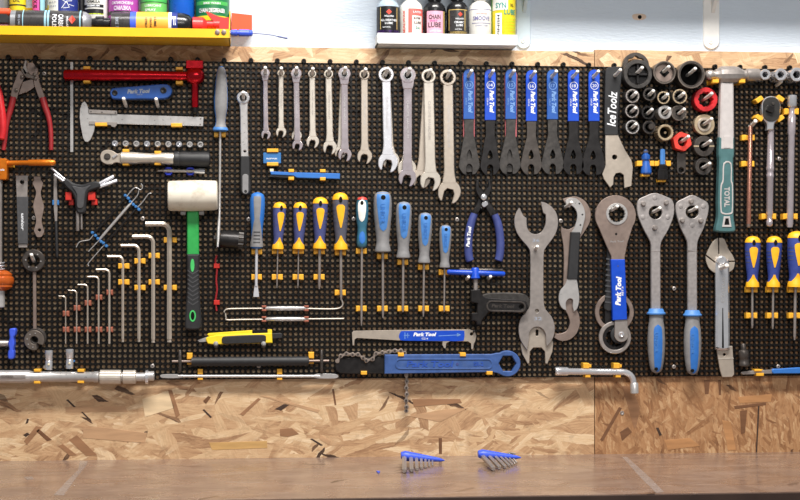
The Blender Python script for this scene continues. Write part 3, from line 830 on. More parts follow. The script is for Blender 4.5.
def yellow_driver(label, xt, yt, xb, yb, r, bodyk, ye, sr, c=0.0):
    pr = YP(r)
    g = lambda th, t: 1 + (.018 * cos(6 * th) if .15 < t < .6 else 0) - (.05 if any(abs(t - q) < .012 for q in (.2, .27, .34, .41)) else 0)
    t, hd, p0, p1 = driver('screwdriver', label, xt, yt, xb, yb, [p for p in pr if .1 <= p[0]], YBODY[bodyk], ye, sr, group='yellow and blue screwdrivers')
    L = yb - yt
    def sub(a, b, n=8):
        out = []
        for k in range(n + 1):
            q = a + (b - a) * k / n
            for i in range(len(pr) - 1):
                if pr[i][0] <= q <= pr[i + 1][0]:
                    u = (q - pr[i][0]) / (pr[i + 1][0] - pr[i][0]); out.append((q, pr[i][1] * (1 - u) + pr[i + 1][1] * u)); break
        return out
    part(hd, 'end_cap', MB().lathe(p0, p1, [(q, r_ + .25) for q, r_ in [(0, .1)] + sub(0.001, .13)] + [(.131, 1)], 24, .95), 'amber_rubber')
    part(hd, 'inlay', MB().patch(p0, p1, pr, .22, .62, lambda u: .56 * (1 - .85 * u ** 1.6) * min(1, .5 + 6 * u), .95, 14, 8, c, .0007), 'amber_rubber')
    part(hd, 'collar', MB().lathe(p0, p1, [(.9, 1)] + [(q, r_ + .3) for q, r_ in sub(.9, 1.0, 5)] + [(1.0, 1)], 24, .95), 'amber_rubber')
    part(hd, 'lower_inlay', MB().patch(p0, p1, pr, .76, .92, lambda u: .15 + .95 * u ** 1.5, .95, 8, 8, c, .0007), 'amber_rubber')
    part(hd, 'hanging_hole_shade', MB().patch(p0, p1, [(q, r_ + .3) for q, r_ in pr], .075, .185, lambda u: .2 * sqrt(max(0, 1 - (2 * u - 1) ** 2)), .95, 10, 6, c, .0008), 'hole_shade')  # dark patch on the surface paints the hole's shade, nothing is cut
    gr = MB()
    for q in (.3, .37, .44, .51):
        gr.patch(p0, p1, pr, q, q + .012, lambda u: .38, .95, 2, 5, 1.05, .0004); gr.patch(p0, p1, pr, q, q + .012, lambda u: .38, .95, 2, 5, -1.05, .0004)
    part(hd, 'grip_groove', gr, 'slate_rubber')
    return t
YD = [('yellow-and-violet screwdriver with a slim shaft beside the wide blue flat screwdriver', 280, 202, 277.8, 249, 6.6, 'v', 288, .75, -.25, 253.5 - 2.5, 277, 'slim yellow-and-violet screwdriver next to the flat screwdriver'),
      ('slim yellow-and-violet screwdriver, second from the wide blue flat screwdriver', 300.4, 202, 298.6, 249, 6.8, 'v', 288, .75, 0, 251, 277, 'second slim yellow-and-violet screwdriver'),
      ('yellow-and-violet screwdriver with a mid-length thick shaft', 320.4, 197, 319.6, 248.6, 7.6, 'v', 289, 1.5, 0, 251.3, 277, 'thick-shafted yellow-and-violet screwdriver'),
      ('tall yellow screwdriver with slate-grey grip beside the teal one', 340.2, 192.4, 340.8, 249.6, 8.0, 's', 300, 1.5, 0, 252.4, 292.6, 'tall yellow screwdriver with slate grip'),
      ('yellow-and-royal-blue screwdriver under the copper-coloured rod', 752.8, 236, 752.4, 287, 7.8, 'r', 328, 1.2, .15, 289.6, 315.6, 'yellow-and-royal-blue screwdriver under the copper-coloured rod'),
      ('yellow-and-royal-blue screwdriver under the ratchet handle', 774.4, 236, 773.2, 287, 7.8, 'r', 329, 1.2, .15, 289.6, 315.6, 'yellow-and-royal-blue screwdriver under the ratchet handle'),
      ('large yellow-and-royal-blue screwdriver under the extension bar', 797.2, 231, 795.4, 287, 9.4, 'r', 340, 1.5, 0, 289.6, 315.6, 'large yellow-and-royal-blue screwdriver')]
for (lb, xt, yt, xb, yb, r, bk, ye, sr, c, cy1, cy2, who) in YD:
    yellow_driver(lb, xt, yt, xb, yb, r, bk, ye, sr, c)
    clip_v(xb - .3, cy1, 'yellow clip under the handle of the ' + who, gap=2 * sr + .6, w=11 if r < 9 else 12)
    clip_v(xb - .5, cy2, 'yellow clip low on the shaft of the ' + who, gap=2 * sr + .6, w=11 if r < 9 else 12)

BPr = lambda r: [(0, .2), (.015, r * .5), (.045, r * .8), (.09, r * .93), (.2, r), (.4, r * .97), (.6, r * .84), (.75, r * .72), (.84, r * .7), (.9, r * .76), (.96, r * .88), (.985, r * .86), (1, r * .6)]
BD = [('largest grey screwdriver with a long blue inlay', 382.6, 191, 382.8, 252.4, 9.3, 318, 1.35, 256.2, 'largest blue-and-grey screwdriver', 0),
      ('second largest grey screwdriver with a blue inlay', 403.9, 201.4, 403.2, 258.4, 8.1, 312, 1.35, 262, 'second largest blue-and-grey screwdriver', 0),
      ('third largest grey screwdriver with a blue inlay', 425.4, 212.4, 424, 263.4, 7.2, 316.6, 1.15, 267, 'third largest blue-and-grey screwdriver', 0),
      ('smallest grey screwdriver with a blue inlay', 445.6, 224.8, 444.6, 268, 6.2, 312, .95, 272.2, 'smallest blue-and-grey screwdriver', 0)]
for (lb, xt, yt, xb, yb, r, ye, sr, cy, who, c) in BD:
    pr = BPr(r)
    t, hd, p0, p1 = driver('screwdriver', lb, xt, yt, xb, yb, pr, 'grey_rubber', ye, sr, group='grey and blue screwdrivers')
    part(hd, 'inlay', MB().patch(p0, p1, pr, .03, .66, lambda u: (1.15 if u < .05 else .84 - .42 * u) * (sqrt(max(0, 1 - ((u - .85) / .15) ** 2)) if u > .85 else 1), .95, 18, 10, 0, .0006), 'sky_rubber')
    part(hd, 'hanging_hole_shade', MB().patch(p0, p1, pr, .07, .15, lambda u: .26 * sqrt(max(0, 1 - (2 * u - 1) ** 2)), .95, 8, 6, 0, .001), 'hole_shade')
    part(hd, 'lettering', tflat(MB(), 'UNIOR', xt, yt + (yb - yt) * .36, (yb - yt) * .3, r * .5, 90, .016 + r * .002 * .95 + .0008, .01), 'blue_rubber', smooth=0)
    clip_v(xb - .3, cy, 'yellow clip under the handle of the ' + who, gap=2 * sr + .6, w=10.5)
    clip_v(xb - .3, 308.6, 'yellow clip low on the shaft of the ' + who, gap=2 * sr + .6, w=10.5)

# wide blue flat screwdriver
pr = [(0, .2), (.02, 4), (.05, 6.4), (.12, 7.4), (.25, 7.6), (.42, 7.2), (.62, 5.9), (.8, 5.5), (.92, 6.2), (.97, 6.3), (1, 4.6)]
t, hd, p0, p1 = driver('screwdriver', 'wide blue screwdriver with grey panel and flat white blade', 257.6, 192, 256.6, 248.6, pr, 'blue_rubber', 297, 1.55, 'flat')
part(hd, 'grip_panel', MB().patch(p0, p1, pr, .08, .97, lambda u: .52 - .3 * u if u < .45 else .385 + (u - .45) * 2.0, .95, 18, 10, 0, .0006), 'grey_rubber')
rib = MB()
for q in (.7, .76, .82, .88): rib.patch(p0, p1, pr, q, q + .02, lambda u: .55, .95, 2, 6, 0, .0012)
part(hd, 'grip_rib', rib, 'dark_grey_rubber')
clip_v(256.8, 251.5, 'yellow clip under the handle of the wide blue flat screwdriver', gap=3.6, w=10.5)
clip_v(256.6, 277, 'yellow clip low on the shaft of the wide blue flat screwdriver', gap=3.6, w=10.5)

# teal screwdriver with white inlay and red cap
pr = [(0, .2), (.02, 3.4), (.07, 5), (.14, 5.9), (.28, 6.4), (.45, 5.9), (.6, 4.6), (.68, 4.5), (.8, 5.1), (.9, 5.2), (.97, 4.9), (1, 3.5)]
t, hd, p0, p1 = driver('screwdriver', 'teal screwdriver with white inlay, red cap and very long shaft', 362.3, 196.6, 361.8, 247.6, pr, 'teal_plastic', 325.5, 1.2)
part(hd, 'end_cap', MB().lathe(p0, p1, [(0, .1), (.001, .3), (.02, 3.8), (.06, 5.2), (.061, 1)], 20, .95), 'red_nut')
part(hd, 'inlay', MB().patch(p0, p1, pr, .06, .5, lambda u: .8 * sqrt(max(0, 1 - (2 * u - 1) ** 4)) * (1 - .4 * u), .95, 14, 8, .1, .0006), 'paper_white')
part(hd, 'lower_inlay', MB().patch(p0, p1, pr, .68, .93, lambda u: .6 * sqrt(max(0, 1 - (2 * u - 1) ** 2)), .95, 10, 8, 0, .0006), 'blue_rubber')
part(hd, 'hanging_hole_shade', MB().patch(p0, p1, pr, .08, .17, lambda u: .26 * sqrt(max(0, 1 - (2 * u - 1) ** 2)), .95, 8, 6, .1, .001), 'hole_shade')
clip_v(361.4, 251, 'yellow clip under the handle of the teal screwdriver', gap=3, w=10.5)
clip_v(361.4, 308.6, 'yellow clip low on the shaft of the teal screwdriver', gap=3, w=10.5)

# long grey-blue screwdriver hanging beside the mallet
pr = [(0, .2), (.015, 2.2), (.05, 3.8), (.15, 5.2), (.3, 6.2), (.5, 7), (.66, 6.6), (.78, 5.2), (.86, 4.9), (.91, 5.4), (.96, 7.2), (.985, 7.4), (1, 6)]
t = thing('screwdriver', 'long screwdriver with a smooth grey handle and blue collar', 'screwdriver', W(219, 247, .016))
p0, p1 = (221.4, 66, .018), (220.4, 131.4, .018)
hd = part(t, 'handle', MB().lathe(p0, p1, pr, 24, .95), 'blue_rubber')
part(hd, 'grip_panel', MB().patch(p0, p1, pr, .02, .94, lambda u: 1.02, .95, 20, 12, -.12, .0006), 'grey_rubber')
part(hd, 'collar', MB().lathe(p0, p1, [(.93, 3), (.935, 6.3), (.96, 7.6), (.985, 7.7), (1, 6.2), (1.001, 2)], 24, .95), 'sky_rubber')
part(t, 'shaft', MB().tube([(220.2, 130, .018), (219.8, 190, .018), (219.5, 214, .020), (219, 222, .024), (218.4, 234, .034), (217.6, 247, .041)], [1.2, 1.2, 1.2, 1.6, 1.7, 1.0], 12), 'steel_bright')
clip_v(219.8, 134.4, 'yellow clip under the blue collar of the long grey screwdriver', gap=4, w=11.5, hh=5, hz=.016)

# ------------------------------------------------------------ hex keys
HK = [(58.8, 296.2, 65.6, 343.6, .6), (68.2, 290.5, 76.6, 343.6, .7), (77.6, 284.7, 87.6, 343.6, .85), (87.4, 276.8, 98.6, 343.8, .95), (96, 269.6, 109.3, 343.8, 1.2),
      (107.2, 256.5, 122.8, 342, 1.45), (120.9, 245.6, 139.0, 341.8, 1.75), (132.4, 236.6, 153.2, 342.6, 2.15), (145.6, 224, 169.4, 342.2, 2.7)]
SZ = ['smallest', 'second smallest', 'third smallest', 'fourth smallest', 'middle-sized', 'fourth largest', 'third largest', 'second largest', 'largest']
for i, (xl, yt, x, yb, r) in enumerate(HK):
    h = .010 + r * .001
    cpts = []
    rb = 2.2 * r + 1.6
    path = [(xl, yt, h), (xl + .8, yt, h)] + [(p[0], p[1], h) for p in arc(x - rb, yt + rb, rb, -90, 0, 6)] + [(x, yb - 3, h), (x, yb - 2 - r * .4, h), (x, yb, h)]
    rr = [r] * (len(path) - 2) + [r * .75, r * .9]
    if r < 1.3: rr = [r] * len(path)
    solo('hex_key', SZ[i] + ' L-shaped hex key in the graded row', 'hex key', MB().tube(path, rr, 6), 'satin_beige', 'graded hex keys', smooth=.3)
    if i < 5:
        for (yy, wd) in (([313.6, 308, 303, 297.4, 292.4][i], 'upper'), (329.6, 'lower')):
            clip_v(x + .2, yy, '%s copper-coloured clip on the %s hex key' % (wd, SZ[i]), w=6.4, hh=5.4, gap=2 * r + .4, hz=.013, mt='copper_plastic', colr='copper')
    else:
        a, b = [(266, 282), (261, 287.6), (255.6, 282), (240, 287.6)][i - 5]
        for (yy, wd) in ((a, 'upper'), (b, 'lower')):
            clip_v(x + .8, yy, '%s yellow clip on the %s hex key' % (wd, SZ[i]), w=11 if i < 8 else 13, hh=5.4, gap=2 * r + .4, hz=.0135)

# ------------------------------------------------------------ left part of the wall
# cable cutter
t = thing('cable_cutter', 'cable cutter with worn steel arms and long red grips', 'cutter', W(30, 150, .004))
b = MB().plate([(18.5, 70), (22.5, 71.5), (24.5, 77), (20.5, 86), (16.8, 99), (10.4, 98), (11.6, 89), (16, 77)], .008, .0125, bev=.0008)
b.plate([(32.5, 74), (38, 73), (39.5, 82), (45.5, 98), (39.2, 99.2), (34, 85)], .008, .0125, bev=.0008)
part(t, 'arm', b, 'steel_brown')
part(t, 'link_plate', MB().plate([(22.5, 82), (33, 78.5), (34.5, 87), (29, 91), (18.5, 94.8)], .005, .009, bev=.0006), 'steel_brown')
part(t, 'head', MB().plate(cr([(27, 64), (29, 62.5), (36, 62.5), (37.4, 66), (37.6, 74), (32, 75.5), (27.5, 72)], 3), .007, .015, bev=.001), 'steel_brown')
part(t, 'jaw', MB().plate([(22.4, 69.5), (25, 60), (27, 60.6), (26.2, 65), (28, 72), (25, 75)], .009, .0155, bev=.0006), 'steel')
part(t, 'link', MB().plate([(20.5, 70), (23, 67.6), (27.6, 73), (34.8, 76.5), (34, 79), (26, 77.4)], .0125, .0155, bev=.0006), 'steel_dark')
for (x, y) in ((34.3, 74.4), (35.2, 78), (16, 90), (21.8, 76.8)):
    part(t, 'pivot', MB().ylathe(x, y, [(.008, 1.8), (.0165, 1.8), (.0172, 1.3), (.0172, 0)], 14), 'steel_dark')
for pth, rr in (([(13.4, 97), (11.5, 106), (8.6, 116), (6.4, 126), (5, 138), (3.4, 150)], [3.3, 3.2, 2.8, 2.4, 2.4, 2.2]), ([(42.6, 97.6), (45.2, 107), (48.2, 116), (50.2, 126), (51, 138), (51, 150)], [3.4, 3.3, 2.8, 2.4, 2.3, 2.2])):
    q = cr([(x, y, .010) for x, y in pth], 4, False)
    r2 = [rr[min(int(i / 4), 5)] * (1 - (i / 4) % 1) + rr[min(int(i / 4) + 1, 5)] * ((i / 4) % 1) for i in range(len(q))]
    part(t, 'grip', MB().tube(q, r2, 12), 'red_grip')
peg(33.6, 60, 'dark peg carrying the head of the cable cutter', mt='peg_black')

# bright red pliers, mostly beyond the edge of the board view
t = thing('pliers', 'glossy bright red pliers handle beside the cable cutter', 'pliers', W(-12, 142, .016))
for sx in (1, -1):
    q = cr([(-13 + sx * x, y, .020) for x, y in ((6, 76), (12, 92), (14, 106), (15.6, 120), (15.8, 131), (14.4, 140))], 4, False)
    n = len(q)
    part(t, 'grip', MB().tube(q, [2.6 + 1.2 * sin(min(1, i / (n - 1) * 1.1) * pi * .8) for i in range(n - 1)] + [1.6], 12), 'red_bright')
part(t, 'jaws', MB().plate([(-20, 78), (-15, 50), (-11, 50), (-6, 78), (-9, 84), (-17, 84)], .012, .024, bev=.001), 'steel_dark')

# thin steel rule behind the red bar
solo('steel_rule', 'thin steel rule standing behind the red bar tool', 'ruler', MB().box(70.2, 62, 73.2, 152, .001, .003, .0003), 'steel_bright')

# red bar tool with ball head
t = thing('bar_tool', 'red anodised bar tool with ball head and short crossbar', 'tool', W(130, 80, .01))
hh = .0195
part(t, 'bar', MB().lathe((64, 75, hh), (190, 76, hh), [(0, 4.4), (.012, 5.5), (.25, 5.7), (.6, 5.4), (.82, 4.5), (1, 4.3)], 24), 'red_anodised')
part(t, 'ball_head', MB().lathe((185.2, 76, hh), (204.6, 76, hh), [(q, max(.4, 8.7 * (1 - abs(2 * q - 1) ** 2.6) ** .5)) for q in [0, .02, .06, .12, .2, .3, .4, .5, .6, .7, .8, .88, .94, .98, 1]], 24), 'red_anodised')
part(t, 'cap_block', MB().box(186, 60.2, 203, 68.4, .006, .026, .001), 'red_anodised')
part(t, 'crossbar', MB().lathe((195, 82, hh), (195, 107.4, hh), [(0, 3.3), (.97, 3.3), (1, 2.8)], 18), 'red_anodised')
part(t, 'tip', MB().lathe((195, 107, hh), (195, 112.4, hh), [(0, 2.2), (.8, 2.2), (1, 1.5)], 14), 'black_oxide')
part(t, 'pin', MB().lathe((203, 76.4, hh), (209, 76.6, hh), [(0, 1.2), (1, 1.1)], 10), 'black_oxide')
clip_h(86.6, 67.6, 81, 'yellow clip on the rounded end of the red bar tool', hz=.022)
clip_h(179.2, 68.4, 82.4, 'yellow clip on the red bar tool beside its ball head', hz=.022)

# folding hex key set
t = thing('folding_hex_set', 'blue folding hex key set lying on two pegs', 'tool set', W(140, 99, .006))
out = cr([(110, 93), (111, 89.4), (115, 87.8), (138, 86), (160, 84.2), (167, 84.4), (171, 87.4), (172, 91.5), (169.5, 96), (163, 98.6), (140, 98.9), (115, 98.8), (111, 96.6)], 5)
o = part(t, 'body', MB().plate(out, .012, .026, bev=.0018), 'dip_blue_faded')
part(t, 'rear_half', MB().plate([(x + 2, y + 1.4) for x, y in out], .003, .012, bev=.0008), 'black_gloss')
part(o, 'lettering', tflat(tflat(MB(), 'Park Tool', 138.6, 91.2, 22, 4.4, -2, .0263, .06, .25), 'AWS-10', 139.5, 94.6, 6, 1.4, -2, .0263, .01), 'print_grey', smooth=0)
for (x, y, r) in ((114.8, 92.8, 2.8), (163.4, 90.3, 3.2)):
    part(t, 'pivot_screw', MB().ylathe(x, y, [(.02, r), (.0268, r), (.0272, r * .8), (.0266, r * .5), (.026, 0)], 16), 'black_oxide')
peg(123.6, 98.6, 'peg under the slim end of the blue folding hex set'  , rise=.008)
peg(156, 99, 'peg under the wide end of the blue folding hex set'  , rise=.008)

# vernier caliper
t = thing('vernier_caliper', 'steel vernier caliper resting on two yellow clips', 'caliper', W(140, 126, .006))
part(t, 'beam', MB().plate([(84.2, 101), (86.8, 104), (88.4, 109), (88.6, 113.4), (203.6, 117), (203, 126.2), (95.2, 123.4), (94, 131), (90.6, 139.4), (88, 141.8), (85, 141.6), (83, 138), (80.6, 126), (79.6, 117), (80, 109), (81.8, 103.6)], .008, .013, bev=.0005), 'steel_bright')
sl = part(t, 'slider', MB().plate([(89, 109.4), (117, 110.8), (117, 114.2), (89, 113.2)], .010, .0152, bev=.0004).plate([(89, 121), (117, 122.4), (116.6, 125.4), (114.6, 127.2), (111.6, 126.6), (110.6, 125), (89, 124.4)], .010, .0152, bev=.0004), 'steel')
for x in (91, 102, 115.4): part(sl, 'screw', MB().ylathe(x, 110 + (x - 89) * .05 + 1.6, [(.013, .6), (.0156, .6), (.0156, 0)], 8), 'black_oxide')
for (x, y) in ((200.6, 118.8), (200.2, 124.4)): part(t, 'end_screw', MB().ylathe(x, y, [(.012, .8), (.0134, .8), (.0134, 0)], 8), 'steel_dark')
sm_ = MB()
for k in range(34):
    x = 120 + k * 2.4
    sm_.box(x - .12, 123.6 + (x - 95) * .026 - (1.8 if k % 5 == 0 else 1.1), x + .12, 123.2 + (x - 95) * .026, .0128, .01315, .00003)
part(t, 'scale_marks', sm_, 'steel_dark', smooth=0)
solo('clip', 'yellow clip under the sliding jaw of the caliper', 'clip', MB().box(95, 122.6, 107, 126, -.002, .0165, .0008), 'yellow_plastic', 'yellow clips in the board')
solo('clip', 'yellow clip under the end of the caliper beam', 'clip', MB().box(171, 123.2, 182, 126.8, -.002, .0165, .0008), 'yellow_plastic', 'yellow clips in the board')

# nine small bit sockets in a row
for k in range(9):
    x = 114.8 + k * 10.69; y = 143.4 + k * .14
    solo('bit_socket', 'small chrome bit socket in the row above the torque wrench', 'socket', MB().ylathe(x, y, [(0, 3.1), (.014, 3.1), (.0155, 2.7), (.0155, 1.9), (.011, 1.7), (.012, 0)], 18), 'steel_bright' if k % 3 else 'chrome', 'bit sockets above the torque wrench')

# short torque wrench with black grip
t = thing('torque_wrench', 'short satin torque wrench with black grip held level', 'wrench', W(155, 166, .006))
h = .016
part(t, 'ratchet_head', MB().plate(cr([(100, 156.8), (102, 151.6), (107.5, 149.6), (113, 151), (117, 153.4), (121.4, 153.6), (121.4, 162.6), (116, 162.4), (112, 164), (106.5, 164.2), (101.6, 161.6)], 4), .010, .021, bev=.0012), 'satin_beige')
part(t, 'drive', MB().ring(107.2, 156.6, 3.4, 1.4, .019, .0225, 18).plate(rot(rrect(105.4, 154.8, 109, 158.4, .4), 107.2, 156.6, 10), .019, .024, bev=.0004), 'gunmetal')
part(t, 'lever', MB().lathe((113, 157.6, .021), (117.4, 154.6, .022), [(0, 1.5), (.6, 1.3), (1, .9)], 10), 'chrome')
part(t, 'tube', MB().lathe((121, 158, h), (175, 158.8, h), [(0, 5.6), (.01, 6.2), (.2, 6.2), (.4, 5.4), (.55, 5.0), (.68, 5.3), (.75, 5.9), (.97, 5.9), (1, 5.4)], 24), 'satin')
part(t, 'grip', MB().lathe((173.6, 158.8, h), (210.4, 159.4, h), [(0, 6), (.02, 7.1), (.14, 7.3), (.16, 6.8), (.3, 7.4), (.5, 6.9), (.7, 7.4), (.9, 7.4), (.97, 6.8), (1, 5)], 24, fn=lambda th, q: 1 + .02 * cos(10 * th)), 'black_rubber')
clip_h(125.6, 150.6, 163.8, 'yellow clip behind the ratchet head of the satin torque wrench', w=6.5, hz=.022)
clip_h(157.6, 152.4, 163.4, 'yellow clip beside the black grip of the satin torque wrench', w=6.5, hz=.022)

# thin bit driver in blue clips
t = thing('bit_driver', 'thin steel bit driver with chrome socket in blue clips', 'bit driver', W(180, 174, .006))
part(t, 'shaft', MB().lathe((158, 170.8, .010), (195, 171.2, .010), [(0, .9), (.13, 1), (.15, 1.7), (.5, 1.8), (.9, 1.5), (1, 1.5)], 14), 'steel')
part(t, 'socket', MB().lathe((194, 171.2, .010), (205, 171.4, .010), [(0, 1.8), (.1, 2.6), (.45, 2.6), (.5, 3.0), (.97, 3.0), (1, 2.2)], 16), 'chrome')
for (x, w_) in ((168.6, 'slim tip'), (190.2, 'chrome socket')):
    mb = MB().box(x - 3.6, 167.4, x + 3.6, 175, -.002, .0025)
    for (x0, y0, x1, y1) in ((x - 3.6, 167.2, x + 3.6, 168.8), (x - 3.6, 173.4, x + 3.6, 175), (x - 3.6, 167.2, x - 2.2, 170), (x + 2.2, 167.2, x + 3.6, 170), (x - 3.6, 172.4, x - 2.2, 175), (x + 2.2, 172.4, x + 3.6, 175)):
        mb.box(x0, y0, x1, y1, 0, .012, .0004)
    solo('clip', 'dark blue clip by the %s of the thin bit driver' % w_, 'clip', mb, 'navy_clip_plastic', 'dark blue clips in the board')

# bearing press with orange head and knob
t = thing('bearing_press', 'bearing press with orange head, side lever and round orange knob', 'press', W(0, 307, .01))
h = .026
part(t, 'head_block', MB().rbox(-9, 158.4, 6.6, 179.6, .006, .036, 1.5, .0014), 'orange_anodised')
part(t, 'lever', MB().lathe((6, 163, h), (55.6, 162.6, h), [(0, 2.4), (.44, 2.5), (.46, 3.2), (.9, 3.3), (.97, 2.8), (1, 1.4)], 18), 'orange_anodised')
part(t, 'lettering', tflat(MB(), 'IceToolz', -1, 169.6, 11, 2.2, 0, .0363, .02), 'print_white', smooth=0)
part(t, 'shaft', MB().lathe((-1.5, 179, h), (-1.5, 263, h), [(0, 4), (.08, 4), (.1, 3.6), (1, 3.6)], 18), 'steel')
sp = [(-1.5 + 6 * cos(a), 262.5 + a * .5, h + .012 * sin(a)) for a in [k * pi / 8 for k in range(40)]]
part(t, 'spring', MB().tube(sp, .7, 8), 'chrome')
part(t, 'knob', MB().lathe((-.5, 270, h), (-.5, 291, h), [(0, 5), (.06, 9), (.2, 12.6), (.3, 12.2), (.36, 14), (.5, 14.4), (.64, 14), (.7, 12.6), (.8, 12.8), (.94, 9), (1, 5)], 26, .8), 'orange_translucent')
part(t, 'rod', MB().lathe((0, 290, h), (0, 307.6, h), [(0, 4.8), (.95, 4.8), (1, 4)], 18), 'steel_bright')
solo('clip', 'yellow clip under the lever of the orange bearing press', 'clip', MB().box(6.8, 163.4, 13.2, 167, -.002, .019, .0008), 'yellow_plastic', 'yellow clips in the board')
peg(-2, 176, 'peg behind the head of the orange bearing press', h=.03)

# flat tool with black handle
t = thing('flat_lever', 'flat steel tool with a black sleeve and a round hole', 'tool', W(22, 247, .006))
part(t, 'blade', MB().plate([(15.6, 175.4), (28, 175.4), (27.2, 197), (27.2, 247.6), (18.4, 247.6), (16.6, 197)], .006, .009, holes=[circ(22, 182, 2.1, 16)], bev=.0005), 'steel')
s = part(t, 'sleeve', MB().plate([(16.4, 196.6), (28, 196.6), (27.6, 243.8), (17.8, 243.8)], .005, .0115, bev=.0008), 'dark_grey_rubber')
part(s, 'lettering', tflat(MB(), 'unior', 22.6, 222, 17, 3, 90, .0118, .02, .2), 'print_white', smooth=0)
peg(22.4, 180.6, 'peg through the hole of the flat black-sleeved tool', h=.02, rise=.003, r=1.1, mt='peg_black')

# brown contoured wrench
solo('flat_wrench', 'brownish contoured flat wrench with a small hole at its foot', 'wrench', MB().plate(cr([(33.4, 176.4), (33.4, 176.4), (40.8, 176.4), (40.8, 176.4), (41, 180), (43, 183.4), (41.8, 188), (40.6, 193), (42, 200), (43.8, 206), (43, 213), (41.6, 220), (42.4, 226), (44.2, 231), (43, 234.4), (41.2, 237), (37, 237), (35.4, 234.4), (33.8, 230.6), (35, 226), (36, 220), (34.4, 213), (33, 206), (34.2, 200), (36, 193), (34.6, 188), (32.4, 183.4), (34, 180)], 3), .006, .0095, holes=[circ(39.4, 230, 1.6, 14)], bev=.0006), 'steel_brown')

# slim file in a blue clip
t = thing('needle_file', 'slim steel file with a thin black handle in a blue clip', 'file', W(57, 257, .008))
part(t, 'blade', MB().plate([(53.6, 176), (56.4, 176), (57.6, 205), (57, 222), (54.8, 222), (53.4, 205)], .006, .0085, bev=.0005), 'steel')
part(t, 'handle', MB().lathe((56, 221, .0075), (57, 257.5, .0075), [(0, 1.1), (.1, 1.5), (.9, 1.6), (1, .8)], 12), 'black_rubber')
solo('clip', 'light blue clip around the slim steel file', 'clip', MB().box(52.2, 200, 54, 205, -.002, .011).box(57, 200, 58.8, 205, -.002, .011).box(52.6, 200.4, 58.4, 204.6, -.002, .004), 'blue_clip_plastic', 'light blue clips in the board')

# three-way hex wrench
t = thing('three_way_wrench', 'black three-way hex wrench held by two red clips', 'wrench', W(80, 231, .01))
part(t, 'body', MB().plate(cr([(62.6, 182), (65.6, 178.6), (69, 179.8), (73.4, 183), (81.6, 184.4), (88, 182.8), (94, 181.2), (99, 182.4), (100.2, 187), (96, 189), (89, 191.6), (86.6, 197), (85.6, 206), (85, 212), (82, 213.6), (77.4, 213), (75.6, 208), (74.4, 199), (71.4, 192.4), (66, 187.4)], 4), .010, .027, bev=.003), 'black_rubber')
part(t, 'hub', MB().plate(cr([(72, 186), (82, 187.6), (91, 185), (85.4, 192), (83.4, 206), (80, 208.4), (76.8, 206), (76.6, 194)], 4), .026, .029, bev=.001), 'dark_grey_rubber')
for (x0, y0, x1, y1, r, m) in ((65.5, 180, 51.2, 168, 1.1, 'satin_white'), (66.5, 183.4, 54, 174.2, 1.3, 'satin_white'), (97, 185, 113.8, 176.2, 1.8, 'satin_white'), (99, 187, 117.2, 180.4, 1.8, 'satin_white'), (77.6, 211, 77.6, 231, 1.8, 'steel'), (81.4, 211, 81.6, 229.4, 1.0, 'steel')):
    part(t, 'hex_bit', MB().lathe((x0, y0, .019), (x1, y1, .019), [(0, r), (.97, r), (1, r * .8)], 12), m)
for (x0, x1, s_) in ((65.2, 73.6, 'forked'), (87.8, 97.2, 'slanted')):
    solo('clip', 'red clip under the %s arm of the three-way wrench' % s_, 'clip', MB().box(x0, 192, x1 - 2, 200.2, -.002, .020, .001).box(x0 + 3.6, 199, x1, 205, -.002, .012, .001), 'red_clip_plastic', 'red clips in the board')

# three picks
def pick(label, main, r, mt, hooks, clips, who):
    t = thing('pick', label, 'pick', W(main[1][0], main[1][1], .008), 'slanted picks')
    h = .010
    part(t, 'handle', MB().lathe((*main[0], h), (*main[1], h), [(0, .5), (.05, r * .8), (.2, r), (.8, r), (.95, r * .8), (1, .5)], 12), mt)
    for hk in hooks:
        part(t, 'point', MB().tube(cr([(x, y, h) for x, y in hk], 4, False), .5, 8), 'steel_bright')
    for (x, y), w_ in zip(clips, ('upper', 'lower')):
        mb = MB()
        for (dx, dy) in ((-1.5, -1.6), (1.7, 1.4)): mb.ylathe(x + dx, y + dy, [(-.002, 1.5), (.0125, 1.5), (.0135, 1.0), (.0135, 0)], 12)
        mb.plate(rot(rrect(x - 3, y - 1.6, x + 3, y + 1.6, 1), x, y, 42), -.001, .006)
        solo('clip', '%s light blue clip on the %s' % (w_, who), 'clip', mb, 'blue_clip_plastic', 'light blue clips in the board')
pick('slim black pick with curled hooks at both ends', ((126.6, 196.6), (93.4, 234.6)), .95, 'black_oxide', [[(126.4, 197), (131, 191), (134.4, 188), (137.4, 188), (140, 189.8), (142, 188.6), (142.4, 186), (141, 183.6)], [(93.6, 234.4), (89.6, 239.6), (84.6, 240.6), (80, 241.8), (77.8, 244), (76.2, 247.4)]], ((126.6, 197), (93.6, 234.2)), 'slim black pick with curled hooks')
pick('thick silver pick with straight points', ((132.4, 201.4), (97.4, 242)), 1.5, 'steel_bright', [[(131.4, 202.6), (137.4, 195.4), (138.8, 190.4)], [(98, 241.4), (88.4, 251.6)]], ((131.6, 203.2), (99.2, 240.2)), 'thick silver pick')
pick('black pick with slender bent points beside the silver one', ((137.6, 207.2), (104.6, 244.4)), .95, 'black_oxide', [[(137.4, 207.4), (142.6, 202), (147.6, 195), (149.4, 193.4), (151.4, 193.2)], [(104.8, 244.2), (98, 252), (91, 260), (88, 264), (88.8, 266)]], ((137.2, 208.2), (104.6, 244.6)), 'black pick with bent points')

